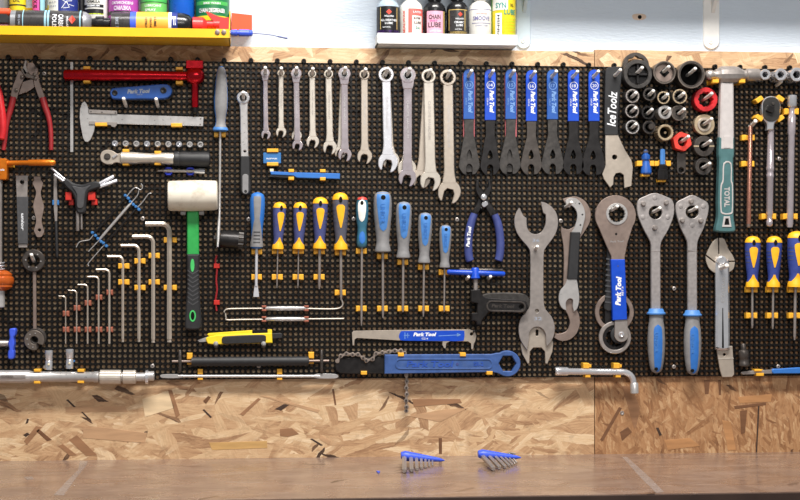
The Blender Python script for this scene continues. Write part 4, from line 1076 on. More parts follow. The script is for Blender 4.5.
# rubber mallet
t = thing('mallet', 'white-headed rubber mallet with green and black handle', 'mallet', W(193, 330, .01))
h = .034
part(t, 'head', MB().lathe((168, 196, h), (217.6, 195.4, h), [(0, .2), (.001, 13.4), (.02, 14.6), (.06, 15), (.5, 15.6), (.94, 14.8), (.98, 14.4), (.999, 13.2), (1, .2)], 30), 'mallet_white')
part(t, 'handle', MB().plate([(187, 209), (198.6, 209), (198.8, 255), (187, 255)], .016, .034, bev=.002), 'green_fibre')
g = part(t, 'grip', MB().plate(cr([(186.6, 254), (186.6, 254), (199.6, 254), (199.6, 254), (199, 275), (199.8, 300), (201.4, 322), (200.6, 328.6), (194, 330), (187, 329.4), (184.8, 327), (185.4, 310), (187, 290), (187.2, 270)], 4), .014, .036, bev=.003), 'black_rubber')
part(g, 'upper_inlay', MB().plate(circ(192.4, 265.4, 2, 20, 6.6), .035, .0366, bev=.0003), 'green_bright')
part(g, 'hang_ring', MB().plate(circ(192.6, 316, 3.3, 24, 5.8), .035, .0368, holes=[circ(192.6, 316, 1.9, 20, 4.2)], bev=.0003), 'green_bright')
part(g, 'hang_hole_shade', MB().plate(circ(192.6, 316, 1.9, 20, 4.2), .035, .0362, bev=.0001), 'hole_shade')
gv = MB()
for k in range(8):
    y = 272 + k * 4.4
    gv.plate([(187.6, y - 2.2), (192.6, y + 1.4), (192.6, y + 2.6), (187.6, y - 1)], .035, .0364, bev=.0001); gv.plate([(198.6, y - 2.2), (192.6, y + 1.4), (192.6, y + 2.6), (198.6, y - 1)], .035, .0364, bev=.0001)
part(g, 'grip_ridge', gv, 'dark_grey_rubber')
for (x, s_) in ((183, 'caliper side'), (201.4, 'screwdriver side')):
    solo('peg', 'stout grey peg under the mallet head on the ' + s_, 'peg', MB().rbox(x - 2.6, 210.8, x + 2.6, 215, -.002, .036, 1.2, .001), 'grey_clip_plastic', 'pegs in the board')

# ring spanner with long stem and slotted foot
t = thing('freewheel_tool', 'dark ring tool on a long brown stem with a slotted round foot', 'tool', W(34, 349, .008))
part(t, 'ring', MB().ring(33.2, 260.6, 11.3, 6.2, .008, .016, 32, bev=.0015), 'gunmetal')
for k in range(6):
    a = radians(60 * k + 5)
    part(t, 'stud', MB().ylathe(33.2 + 7.6 * cos(a), 260.6 + 7.6 * sin(a), [(.014, .7), (.0175, .7), (.0175, 0)], 8), 'steel_bright')
part(t, 'stem', MB().plate([(32.6, 271), (36, 271), (36.4, 330), (33, 330)], .007, .0115, bev=.0008), 'steel_brown')
cx, cy = 34.4, 339.4
def cring(R, r, dx, dy): return arc(cx + dx, cy + dy, R, 68, -258 + 10, 26) + [(cx + dx - 1, cy + dy + 3.4)] if 0 else arc(cx + dx, cy + dy, R, 30, -285, 28) + arc(cx + dx, cy + dy, r, -300, 45, 18)
b = MB()
b.plate(cring(10.2, 4, 1.6, -1.6), .006, .010, bev=.0006); b.plate(cring(10.2, 4, .8, -.6), .010, .014, bev=.0006)
part(t, 'foot', b, 'gunmetal')
part(t, 'foot_face', MB().plate(cring(10, 4, -.4, .8), .014, .018, bev=.0008), 'steel_dark')
for k in range(5):
    a = radians(100 + 45 * k)
    part(t, 'stud', MB().ylathe(cx - .4 + 7 * cos(a), cy + .8 + 7 * sin(a), [(.016, .6), (.019, .6), (.019, 0)], 8), 'steel_bright')
peg(31.4, 254.6, 'peg through the dark ring tool', h=.035, rise=.012)

# blue wing knob tool
t = thing('wing_knob_tool', 'steel rod ending in a blue three-lobed knob', 'tool', W(0, 350, .01))
part(t, 'rod', MB().lathe((-30, 343.4, .02), (10, 343.4, .02), [(0, 3.4), (.98, 3.4), (1, 3)], 16), 'steel')
part(t, 'knob', MB().plate(cr([(9.6, 329), (15, 329), (14.8, 335), (13.4, 338), (14, 344), (13, 349.6), (13.6, 352), (13, 358.6), (8, 358.4), (8, 352), (9, 349), (8, 343.4), (9.6, 338), (9, 334)], 4), .010, .034, bev=.002), 'hexset_blue')
peg(-8, 340, 'peg under the rod with the blue knob', h=.03)

# two universal joint sockets
for (x, y, lb, c) in ((48.8, 350.2, 'swivel socket with a side knob above the long silver bar', 0), (69.6, 349, 'straight swivel socket with a blue dot above the long silver bar', 1)):
    t = thing('swivel_socket', lb, 'socket', W(x, y + 20, .004), 'swivel sockets')
    h = .014
    part(t, 'socket', MB().lathe((x, y, h), (x + .2, y + 10, h), [(0, 3), (.04, 4.1), (.55, 4.1), (.62, 3.8), (.9, 4), (1, 3.4)], 18), 'chrome')
    part(t, 'joint', MB().lathe((x + .2, y + 9.6, h), (x - .2, y + 19.8, h), [(0, 3.2), (.1, 3.7), (.8, 3.9), (.97, 3.8), (1, 3)], 18), 'chrome')
    part(t, 'rivet', MB().ylathe(x - .2, y + 14.4, [(.018, 1.2), (.0228, 1.1), (.0234, .6), (.0234, 0)], 10), 'nub_cream')
    if c == 0: part(t, 'side_knob', MB().ylathe(45, 367.4, [(.008, 2.2), (.016, 2.2), (.018, 1.4), (.018, 0)], 12), 'steel')
    else: part(t, 'dot', MB().ylathe(74, 361, [(.008, 1.0), (.012, 1.0), (.012, 0)], 10), 'blue_clip_plastic')

# long silver torque bar
t = thing('torque_bar', 'long silver torque wrench with knurled collars along the board edge', 'wrench', W(70, 383, .004))
h = .018
x0, x1 = -40.0, 146.0
P = lambda x: (x - x0) / (x1 - x0)
part(t, 'tube', MB().lathe((x0, 376.6, h), (x1, 377, h), [(0, 6.6), (P(28), 6.6), (P(33), 5.3), (P(93), 5.1), (P(94), 5.6), (P(98), 5.6), (P(99), 4.4), (1, 4.4)], 26), 'steel_bright')
kn = lambda th, q: 1 + .025 * cos(22 * th)
part(t, 'collar', MB().lathe((99.6, 377, h), (121.6, 377, h), [(0, 5), (.03, 7), (.97, 7), (1, 5)], 44, fn=kn), 'satin')
part(t, 'collar', MB().lathe((122.6, 377, h), (136.4, 377, h), [(0, 5), (.05, 6.8), (.95, 6.8), (1, 5)], 44, fn=kn), 'satin')
part(t, 'flange', MB().lathe((145.4, 377.2, h), (148.6, 377.2, h), [(0, 5), (.1, 7), (.9, 7), (1, 5)], 24), 'chrome')
part(t, 'end_cap', MB().lathe((148, 376, h), (154.4, 376, h), [(0, 4.9), (.9, 4.9), (1, 4)], 20), 'steel_bright')
part(t, 'scale_panel', MB().patch((x0, 376.6, h), (x1, 377, h), [(0, 6.6), (1, 6.6)], P(1), P(26), lambda u: .32, 1, 3, 6, 0, .0003), 'steel')
part(t, 'lettering', tflat(MB(), 'NORBAR', 7, 376.6, 13, 2.2, 0, h + .0138, .02), 'steel_dark', smooth=0)
clip_h(37, 370.6, 382.4, 'yellow clip on the plain tube of the long silver torque wrench', w=6.5, hz=.026, th=2.6)
clip_h(80.6, 370.8, 382, 'yellow clip beside the knurled collars of the long silver torque wrench', w=6.5, hz=.026, th=2.6)

# silver tyre lever bar
t = thing('spoon_bar', 'long thin silver bar with flattened spoon ends', 'bar', W(250, 379, .006))
part(t, 'rod', MB().tube([(178, 376.2, .010), (250, 376.2, .010), (320, 376.2, .010)], 1.5, 10), 'steel_bright')
part(t, 'spoon', MB().plate(cr([(160, 376), (163, 374.4), (178, 374.2), (184, 375), (184, 377.4), (178, 378.2), (163, 378)], 3), .0085, .012, bev=.0006), 'steel_bright')
part(t, 'spoon', MB().plate(cr([(314, 375), (320, 373.6), (334, 374), (338, 375.4), (338, 377.4), (334, 378.6), (320, 378.6), (314, 377.4)], 3), .0085, .012, bev=.0006), 'steel_bright')
for (x, s_) in ((200.2, 'mallet'), (279.6, 'chain whip')):
    solo('clip', 'yellow clip on the thin silver bar on the %s side' % s_, 'clip', MB().box(x - 2.6, 369, x + 2.6, 374.4, -.002, .012).box(x - 2.6, 378, x + 2.6, 380, -.002, .012).box(x - 2.4, 369.4, x + 2.4, 379.6, -.002, .004), 'yellow_plastic', 'yellow clips in the board')

# black-grip bar with cross pins
t = thing('cross_pin_bar', 'bar with a long ribbed black grip and upright cross pins', 'bar', W(250, 372, .008))
part(t, 'rod', MB().lathe((172, 361.4, .014), (329, 360.8, .014), [(0, 1.2), (1, 1.2)], 12), 'steel_brown')
pf = []
for k in range(61):
    q = k / 60; pf.append((q, 4.9 - (.35 if k % 2 else 0)))
part(t, 'grip', MB().lathe((191.4, 361.6, .014), (309, 361, .014), [(0, 2)] + [(max(.002, min(.998, q)), r) for q, r in pf] + [(1, 2)], 20), 'black_rubber')
for x in (180, 321.6):
    part(t, 'cross_pin', MB().lathe((x, 350, .014), (x, 372, .014), [(0, 1.2), (.03, 1.7), (.4, 1.7), (.42, 2.1), (.58, 2.1), (.6, 1.7), (.97, 1.7), (1, 1.2)], 14), 'gunmetal')
for (x, y, s_) in ((189.6, 358.6, 'mallet'), (311.2, 357.8, 'chain whip')):
    solo('clip', 'yellow clip at the end of the black grip bar, %s side' % s_, 'clip', MB().box(x - 2.8, y - 5.6, x + 2.8, y + .6, -.002, .018, .001).box(x - 2.6, y + .2, x + 2.6, y + 6, -.002, .010, .001), 'yellow_plastic', 'yellow clips in the board')

# utility knife
t = thing('utility_knife', 'yellow and black utility knife resting on two grey pegs', 'knife', W(240, 344, .01))
part(t, 'blade', MB().plate([(197.4, 340.4), (208, 336.4), (208, 341.6), (199.4, 342.2)], .016, .0175, bev=.0004), 'steel_bright')
o = part(t, 'body', MB().plate(cr([(206.4, 337.6), (214, 335.6), (222, 334.8), (272, 332.8), (272, 332.8), (272.4, 343), (272.4, 343), (240, 343.8), (212, 344.4), (206.8, 342)], 3), .012, .024, bev=.0016), 'knife_yellow')
part(o, 'grip', MB().plate(cr([(223, 337), (230, 336), (258, 334.8), (265, 335.4), (266, 338), (265, 342.2), (258, 343), (230, 344), (223, 343.6), (221.8, 340)], 3), .020, .027, bev=.0014), 'black_rubber')
part(o, 'slide_rail', MB().plate([(207, 334.4), (209, 333.2), (252.4, 330.2), (252.4, 333.8), (208.6, 336)], .014, .021, bev=.0008), 'knife_yellow')
part(o, 'slide', MB().plate([(252, 330.4), (268, 329.6), (268, 332.6), (252, 333.6)], .014, .021, bev=.0006), 'black_gloss')
part(o, 'thumb_tab', MB().box(267.6, 329.6, 272, 334, .014, .023), 'knife_yellow')
part(t, 'tail_cap', MB().plate([(272, 333.4), (281, 333), (282.4, 334.4), (282, 338), (272, 339)], .014, .022, bev=.001), 'black_rubber')
for (x, y, s_) in ((215.8, 344, 'blade end'), (263.6, 344, 'tail end')):
    peg(x, y - .4, 'short grey peg under the %s of the utility knife' % s_, h=.030, rise=.006, r=2.4, mt='grey_clip_plastic')

# two double-ended probes
for (y, lb, who, pts1, pts2) in ((308.4, 'double-ended probe with a hook curling up at one end', 'hooked probe', [(263, 308.4), (240, 308.6), (228, 309), (225, 310.4), (224, 312.4)], [(304, 308.4), (325, 309), (337, 308.6), (341.4, 306.8), (342.8, 303.6), (341.6, 300), (341.4, 297)]), (319.2, 'double-ended probe with a straight point under the hooked one', 'straight probe', [(263, 319.4), (240, 319.6), (227, 319.8), (226, 317.6), (225.4, 313)], [(304, 319), (325, 318.8), (344, 318.6)])):
    t = thing('probe', lb, 'probe', W(285, y + 2, .006), 'double-ended probes')
    part(t, 'grip', MB().lathe((265, y, .009), (306, y, .009), [(0, 1), (.05, 2.1), (.45, 2.4), (.5, 2.1), (.55, 2.4), (.95, 2.1), (1, 1)], 12), 'steel_bright')
    part(t, 'point', MB().tube(cr([(x, q, .009) for x, q in pts1], 4, False), .75, 8), 'satin')
    part(t, 'point', MB().tube(cr([(x, q, .009) for x, q in pts2], 4, False), .75, 8), 'satin')
    for (x, s_) in ((264, 'mallet'), (306.4, 'chain tool')):
        clip_h(x, y - 1.9, y + 1.9, 'copper-coloured clip on the %s, %s side' % (who, s_), w=4.6, th=1.9, hz=.012, mt='copper_plastic', colr='copper')

# black splined tool lying beside the mallet
t = thing('splined_socket', 'black cylindrical socket with splined end beside the mallet', 'socket', W(232, 249, .004))
h = .020
part(t, 'barrel', MB().lathe((220.4, 239.2, h), (238.6, 240.6, h), [(0, 5), (.02, 8), (.3, 8.6), (1, 8.6)], 26), 'black_oxide')
part(t, 'spline', MB().lathe((238.4, 240.6, h), (244, 241, h), [(0, 8.2), (.9, 8.2), (.98, 7.6), (1, 4)], 56, fn=lambda th, q: 1 + (.05 if cos(14 * th) > 0 else -.05)), 'worn_black')
part(t, 'square_drive', MB().lathe((213.6, 239, h), (221, 239.4, h), [(0, 3.2), (.05, 3.8), (1, 3.8)], 4), 'worn_black', smooth=.3)
peg(229, 233, 'peg inside the black splined socket', h=.012, rise=.004)

# red bent lever
t = thing('red_lever', 'thin red plastic lever below the splined socket', 'lever', W(216, 311, .006))
part(t, 'bar', MB().tube(cr([(216.8, 255, .008), (215.4, 262, .008), (217, 268, .008), (216.2, 280, .008), (217, 290, .008), (215.6, 300, .008), (216.6, 311, .008)], 4, False), .95, 8), 'red_grip')
for y in (266, 302.6): part(t, 'lug', MB().box(213.8, y - 2.4, 219.6, y + 2.2, -.001, .011), 'red_clip_plastic')

# long ratchet wrench with black handle
t = thing('ratchet_wrench', 'flat ratchet wrench with chrome ring and black handle', 'wrench', W(246, 195, .008))
part(t, 'ring', MB().ring(243.2, 97.6, 6.4, 3.6, .010, .019, 26, bev=.0012, fni=lambda th: 1 + .07 * cos(12 * th)), 'chrome')
part(t, 'shaft', MB().plate(cr([(239, 101.6), (247.6, 101.6), (247.6, 110), (248.4, 157), (248.4, 157), (240.8, 157), (240.8, 157), (240, 110)], 3), .011, .017, bev=.0014, holes=[circ(244.8, 151.4, 1.2, 12)]), 'steel_bright')
s = part(t, 'handle', MB().plate(cr([(240.6, 156), (240.6, 156), (249.6, 156), (249.6, 156), (250, 175), (250.8, 188), (249, 193.6), (245.6, 195), (242, 193.6), (240.6, 188), (240.4, 172)], 4), .009, .020, bev=.0016), 'black_rubber')
part(s, 'panel', MB().plate(rrect(242.4, 174, 248.4, 193.6, 2.6), .019, .0208, holes=[circ(245.6, 191.6, 1.5, 12)], bev=.0004), 'grey_rubber')
peg(243.2, 92.4, 'zinc peg through the ring of the flat ratchet wrench')

# blue box in a yellow clip, blue lever
t = thing('patch_box', 'small flat light blue box in a wide yellow clip', 'box', W(272, 164, .004))
part(t, 'case', MB().rbox(263.2, 152.6, 281, 163.4, .004, .015, .8, .0008), 'blue_clip_plastic')
part(t, 'lettering', tflat(MB(), 'REPAIR', 272, 158.6, 11, 1.4, 0, .0153, .02), 'print_white', smooth=0)
clip_h(272.6, 150.4, 164, 'wide yellow clip holding the small light blue box', w=11.4, th=3.6, hz=.018)
t = thing('tyre_lever', 'blue plastic lever with grey jaw held level by two clips', 'lever', W(305, 179, .006))
part(t, 'arm', MB().plate([(270, 171.2), (290, 172.2), (297, 172.4), (339.6, 173.4), (340, 174), (339.8, 179), (297, 177.8), (293, 175.6), (271, 174.6)], .008, .017, bev=.001), 'blue_rubber')
part(t, 'jaw', MB().plate([(270, 174.6), (291, 175.6), (296, 177.8), (288, 177.8), (270, 176.8)], .008, .014, bev=.0006), 'dark_grey_rubber')
part(t, 'nub', MB().box(269.8, 168.8, 273.6, 171.8, .008, .016), 'nub_cream')
clip_h(291.2, 170.6, 178.4, 'yellow clip over the jaw of the blue plastic lever', w=5.6, th=3.2)
clip_h(322.8, 170.8, 178.8, 'yellow clip near the end of the blue plastic lever', w=5.6, th=3.2)

# ------------------------------------------------------------ middle and right part of the wall
# chain wear gauge
t = thing('chain_gauge', 'toothed steel chain wear gauge with a blue label', 'gauge', W(415, 348, .004))
part(t, 'blade', MB().plate([(352.6, 345.4), (352, 332.6), (353.6, 330.8), (400, 330), (470, 329.4), (474.6, 331), (476.4, 336), (475.4, 341), (473.8, 344), (473.2, 349), (471.4, 349.4), (471, 343.4), (468, 341.4), (450.4, 341.2), (446.4, 343), (445.6, 348.6), (444, 348), (442.4, 345), (442.6, 341.4), (398, 340.4), (357, 338), (354.6, 339.6), (354.2, 345.4)], .006, .0085, holes=[circ(471.6, 334, 1.7, 14)], bev=.0004), 'satin_beige')
o = part(t, 'label', MB().plate(cr([(399, 336), (401, 331.6), (406, 331), (440, 330.7), (462, 330.6), (464.4, 332.4), (464, 339), (461, 341), (440, 341), (404, 340.6), (400, 339)], 4), .0083, .009, bev=.0002), 'dip_blue')
part(o, 'lettering', tflat(tflat(MB(), 'Park Tool', 424.8, 334.4, 22, 3.8, 0, .0092, .06, .3), 'CC-4', 424.8, 338.6, 6.5, 1.9, 0, .0092, .02), 'print_white', smooth=0)
part(o, 'diagram', MB().plate([(438.6, 335.6), (459, 334.6), (459, 335.2), (438.6, 336.2)], .0089, .0092, bev=.00005).box(404, 335, 409.6, 335.7, .0089, .0092, .00005).box(404.6, 332.4, 405.2, 339, .0089, .0092, .00005).box(407.4, 333, 408, 338, .0089, .0092, .00005).plate([(457, 333), (461, 334.8), (457, 336.6)], .0089, .0092, bev=.00005), 'print_faint', smooth=0)
peg(474, 331, 'peg at the hole of the chain wear gauge', h=.014, rise=.004, r=1.0, mt='peg_black')

# chain whip
t = thing('chain_whip', 'chain whip with faded blue handle and hexagonal ring', 'chain whip', W(440, 377, .004))
hexh = [(507.6 + 8.8 * cos(radians(60 * k)), 363.6 + 8.8 * sin(radians(60 * k))) for k in range(6)]
o = part(t, 'handle', MB().plate([(384.6, 354.6), (492, 354.2), (497, 353)] + arc(507.6, 363.6, 13, -125, 125, 26) + [(497, 373), (492, 372.2), (384.6, 374)], .008, .020, holes=[hexh], bev=.0014), 'whip_blue')
pl = rrect(395, 358.6, 493, 369.4, 4.8)
part(o, 'rim', MB().plate(pl, .019, .0212, holes=[rrect(396.6, 360, 491.4, 368, 3.8)], bev=.0005), 'whip_blue')
part(o, 'lettering', tflat(tflat(MB(), 'Park Tool', 430, 364, 46, 6.4, 0, .0208, .03, .2), 'SR-2', 478.6, 364, 10, 4.4, 0, .0208, .03), 'emboss_blue', smooth=0)
part(o, 'bore', MB().ylathe(457.4, 364, [(.018, 1.6), (.0208, 1.4), (.0208, 0)], 14), 'handle_navy')
part(t, 'blade', MB().plate(cr([(335.2, 366), (337, 361), (342, 358.6), (386, 357.4), (386, 357.4), (386, 373.6), (386, 373.6), (346, 373.6), (338, 371.4)], 4), .008, .0125, bev=.0008), 'black_oxide')
def links(pts, h, who):
    for i in range(len(pts) - 1):
        (x0, y0), (x1, y1) = pts[i], pts[i + 1]
        L_ = sqrt((x1 - x0) ** 2 + (y1 - y0) ** 2); a = math.degrees(math.atan2(y1 - y0, x1 - x0))
        q = arc(0, 0, 2.3, 90, 270, 8) + [(L_ * .5, -.9)] + arc(L_, 0, 2.3, -90, 90, 8) + [(L_ * .5, .9)]
        q = rot(q, 0, 0, a); q = [(x + x0, y + y0) for x, y in q]
        hh = h + (.0022 if i % 2 else 0)
        part(t, 'chain_link', MB().plate(q, hh, hh + .0018, bev=.0004), 'chain_steel')
        part(t, 'chain_pin', MB().ylathe(x1, y1, [(h - .001, 1.1), (h + .0058, 1.1), (h + .0058, 0)], 10), 'gunmetal')
links([(337.4, 361), (340.8, 356), (346.4, 353.8), (352.6, 354.6), (358, 354.4), (363.2, 358), (366.4, 360.6)], .0128, 'top')
links([(366.4, 360.6), (372.6, 359), (376, 353.6), (382.4, 352.6), (388.6, 352), (394.8, 350.8), (401, 350.8), (404.6, 353)], .0128, 'top')
links([(406.4, 375), (406.8, 381.4), (406.4, 387.8), (406.8, 394.2), (406.2, 400.6), (406.6, 407), (406.4, 410.6)], .006, 'tail')
for (x, y, lb) in ((401, 354.6, 'yellow clip over the blue handle where the loose chain lies'), (463, 354.6, 'yellow clip over the blue chain whip handle below the chain gauge'), (364, 373, 'yellow clip under the black blade of the chain whip'), (489.6, 373, 'yellow clip under the chain whip handle beside its hexagonal ring')):
    solo('clip', lb, 'clip', MB().box(x - 3, y - 1.8, x + 3, y + 1.8, -.002, .0225, .0008), 'yellow_plastic', 'yellow clips in the board')

# master link pliers
t = thing('link_pliers', 'chain link pliers with violet-blue dipped handles hanging open', 'pliers', W(484, 264, .006))
part(t, 'jaw', MB().plate(cr([(490.8, 183.6), (490.4, 180.4), (489, 180.2), (488, 182), (488.4, 186), (485, 191), (479.4, 197), (476.4, 205), (472.4, 211), (472.4, 211), (477.4, 215), (477.4, 215), (480, 210), (484, 203), (488.6, 196), (491, 190.6), (491.6, 187)], 3), .007, .0125, bev=.001), 'black_oxide')
part(t, 'jaw', MB().plate(cr([(476, 184), (476.6, 180.6), (478.2, 180.2), (479.2, 182), (479, 186.6), (482, 190), (487, 196), (490, 202.6), (495.8, 211), (495.8, 211), (490.8, 216.4), (490.8, 216.4), (486.6, 209), (482, 201), (478, 195), (475.8, 190)], 3), .0125, .018, bev=.001), 'black_oxide')
part(t, 'pivot', MB().ylathe(484, 197, [(.017, 3), (.0195, 3), (.021, 2), (.0212, 0)], 18), 'chrome')
part(t, 'spring_cap', MB().plate(rot(rrect(482, 201.8, 488.4, 206.6, 2), 485, 204.4, -35), .017, .0205, bev=.0008), 'chrome')
for pth, sd in (([(475.4, 211.6), (471.8, 221), (469.2, 232), (468.2, 244), (468.8, 256), (470.2, 261.4)], 'l'), ([(493.4, 212.4), (497.4, 222), (499.6, 233), (500.4, 245), (499.6, 256), (498.2, 261)], 'r')):
    q = cr([(x, y, .0125) for x, y in pth], 4, False); n = len(q)
    o = part(t, 'dipped_handle', MB().tube(q, [3.6 + .6 * min(1, i / 6) for i in range(n - 1)] + [2.9], 14), 'handle_navy')
    part(o, 'cuff', MB().tube([(pth[0][0], pth[0][1] - .4, .0125), (pth[0][0] + (-.8 if sd == 'l' else .8), pth[0][1] + 2, .0125)], 3.9, 14), 'black_oxide')
    if sd == 'l':
        part(o, 'lettering', tflat(MB(), 'Park Tool', 468.7, 236.6, 20, 3.6, -84, .0222, .05, .2), 'print_white', smooth=0)
peg(481.5, 208, 'black peg carrying the chain link pliers', h=.012, rise=.006, mt='peg_black')

# chain breaker tool
t = thing('chain_breaker', 'black chain breaker with a blue T-handle on two pegs', 'chain tool', W(485, 325, .006))
hh = .020
part(t, 'grip_lobe', MB().plate(cr([(482, 296), (490, 293), (512, 292.6), (524, 294), (529.6, 299), (530, 306), (524, 309), (500, 306), (484, 304)], 4), .004, .013, bev=.002), 'worn_black')
part(t, 'body', MB().plate(cr([(470.8, 290), (470.8, 290), (480, 289), (480, 289), (482, 293.6), (486, 297.4), (505, 299), (523, 300), (527.6, 304), (527.4, 310), (523, 313), (505, 311.6), (491, 311), (487, 315), (482.4, 320.4), (482, 324.6), (482, 324.6), (477, 325), (477, 325), (476, 321.4), (471.6, 320.6), (471.6, 320.6), (471.6, 313.4), (471.6, 313.4), (477, 312.6), (477, 312.6), (477.4, 303.6), (477.4, 303.6), (471, 302), (471, 302)], 3), .012, .026, holes=[circ(521.4, 307, 2.1, 14)], bev=.0018), 'black_oxide')
part(t, 'rim', MB().plate(rot(rrect(486.4, 301, 526, 312, 5), 506, 306, 1.5), .025, .0275, holes=[rot(rrect(488, 302.4, 524.4, 310.4, 4), 506, 306, 1.5)], bev=.0006), 'gunmetal')
part(t, 'lettering', tflat(MB(), 'Park Tool', 503, 306, 22, 3.6, 2, .0263, .03, .2), 'gunmetal', smooth=0)
part(t, 'screw_shaft', MB().lathe((475.6, 278, hh), (475.6, 291, hh), [(k / 12, 2.5 if k % 2 else 2.1) for k in range(13)], 14), 'steel')
part(t, 'drive_pin', MB().box(477.6, 304, 480.4, 312.4, .018, .024), 'steel_brown')
part(t, 'handle', MB().lathe((447, 272, hh), (505, 274, hh), [(0, 1.6), (.02, 2.5), (.4, 2.7), (.6, 2.7), (.98, 2.5), (1, 1.6)], 16), 'dip_blue')
part(t, 'hub', MB().lathe((475, 267.6, hh), (475.4, 279, hh), [(0, 3), (.1, 4), (.7, 4.2), (.9, 5), (1, 4)], 16), 'dip_blue')
part(t, 'rear_arm', MB().lathe((459, 270, .006), (503, 270.6, .006), [(0, 1.6), (.02, 2.2), (.98, 2.2), (1, 1.6)], 12), 'gunmetal')
peg(468.6, 277, 'peg under the longer end of the blue T-handle', rise=.004, h=.03, r=1.6)
peg(490.6, 276.6, 'peg under the shorter end of the blue T-handle', rise=.004, h=.03, r=1.6)

# headset wrench and the one behind it
t = thing('headset_wrench', 'large double-ended steel headset wrench with wide open jaw', 'wrench', W(537, 350, .008))
part(t, 'body', MB().plate(cr([(519.4, 207.6), (519.4, 207.6), (515.6, 214), (514.4, 223), (517, 233), (523, 241.4), (528.6, 248), (530.4, 256), (530.2, 290), (529.6, 306), (526, 312), (521, 318), (518.8, 327), (519.6, 337), (523.4, 345), (527.4, 350.6), (527.4, 350.6), (529, 340), (529.4, 333), (533, 328), (537, 326.8), (541.4, 328), (545.4, 333), (546, 340), (546.6, 346.6), (546.6, 346.6), (551, 342), (554.4, 334), (554.6, 325), (551.6, 316.6), (547, 311), (544.4, 306), (543.6, 290), (543.8, 256), (545.4, 248.6), (551, 241), (556, 233), (558.2, 223), (556.4, 213), (551, 206), (545, 202.6), (540.8, 201.8), (540.8, 201.8), (542.4, 209), (543.4, 213), (543.4, 213), (545.8, 214.4), (545.8, 214.4), (545.6, 224), (542, 231.4), (537, 234), (531.4, 233), (527.2, 227.4), (526.6, 218), (526.6, 218), (523.4, 215.6), (523.4, 215.6)], 3), .009, .014, bev=.0008, holes=[circ(537, 311, 1.9, 14)]), 'steel')
part(t, 'stamp', tflat(tflat(MB(), '32', 538, 318.6, 8, 3.4, 0, .0142, .02), '36', 536, 240.4, 7, 3.2, 0, .0142, .02), 'print_grey', smooth=0)
peg(537.4, 246.4, 'peg through the shank of the large headset wrench', h=.036, rise=.006)
t = thing('headset_wrench', 'paler slotted wrench hanging behind the large headset wrench', 'wrench', W(537, 364, .004))
part(t, 'body', MB().plate([(531, 252), (543, 252), (543, 318), (545, 327), (549.6, 333), (553.4, 343), (552.4, 352), (547.4, 364), (545.4, 363.4), (545, 351.6), (541.4, 347.6), (533.4, 347.6), (530, 351.6), (529.4, 363), (527.8, 364), (522.4, 354), (520.8, 345), (524.4, 334), (529, 327), (531, 318)], .003, .0075, holes=[rrect(535.8, 329.6, 538.4, 336, 1)], bev=.0008), 'satin_beige')

# hook spanners
t = thing('hook_spanner', 'hook spanner with a black sleeve and small open jaw', 'spanner', W(570, 312, .01))
part(t, 'hook', MB().plate(cr([(565.6, 202.6), (565.6, 202.6), (566.8, 199.4), (572, 197.8), (578, 199.6), (583, 205.6), (585.4, 214), (584, 223), (581, 234), (581, 234), (571, 234), (571, 234), (575.4, 225), (577.4, 216), (575.6, 209.4), (571.6, 205.6), (569.6, 208), (569.6, 208)], 4), .0095, .0145, bev=.0008), 'steel_bright')
for (x, y) in ((579.4, 203.6), (582.4, 214.6), (580.4, 225)): part(t, 'bore', MB().ylathe(x, y, [(.013, .9), (.01465, .9), (.01465, 0)], 10), 'hole_shade')
part(t, 'sleeve', MB().plate([(571, 232), (580.4, 232), (577.8, 279.4), (567.6, 279.4)], .0085, .0165, bev=.0014), 'black_rubber')
part(t, 'jaw', MB().plate(cr([(567.6, 278.4), (567.6, 278.4), (576.8, 278.4), (576.8, 278.4), (578.6, 290), (579.4, 299), (577.6, 308), (574, 311.8), (574, 311.8), (572.8, 306), (573, 300), (569.4, 298.6), (566, 302.6), (566.6, 310.6), (566.6, 310.6), (561.6, 307.6), (558.8, 300), (560.2, 291), (565, 285)], 3), .0095, .0145, bev=.0008), 'steel_bright')
peg(571.6, 202.4, 'peg in the crook of the black-sleeved hook spanner')
t = thing('hook_spanner', 'larger brown steel hook spanner behind the sleeved one', 'spanner', W(568, 342, .003))
part(t, 'body', MB().plate(cr([(562.6, 199), (562.6, 199), (568, 197.4), (577, 196.6), (585.6, 201.6), (590.6, 211), (590, 222), (585, 231), (579, 242), (575.6, 262), (574, 285), (574.6, 305), (578.6, 313), (580, 323), (577, 333), (570, 339.6), (561, 341), (554, 337.6), (554, 337.6), (555.6, 333.6), (555.6, 333.6), (561, 333.6), (567, 330.6), (570, 323), (568, 315), (564.6, 308), (563.4, 290), (564, 262), (563.4, 245), (561, 232), (561.4, 226), (561.4, 226), (564, 228.4), (569, 229.4), (569, 229.4), (576, 225), (580, 217), (579, 208), (573, 203), (566, 204.6), (566, 204.6)], 3), .003, .0078, bev=.0008), 'steel_brown')

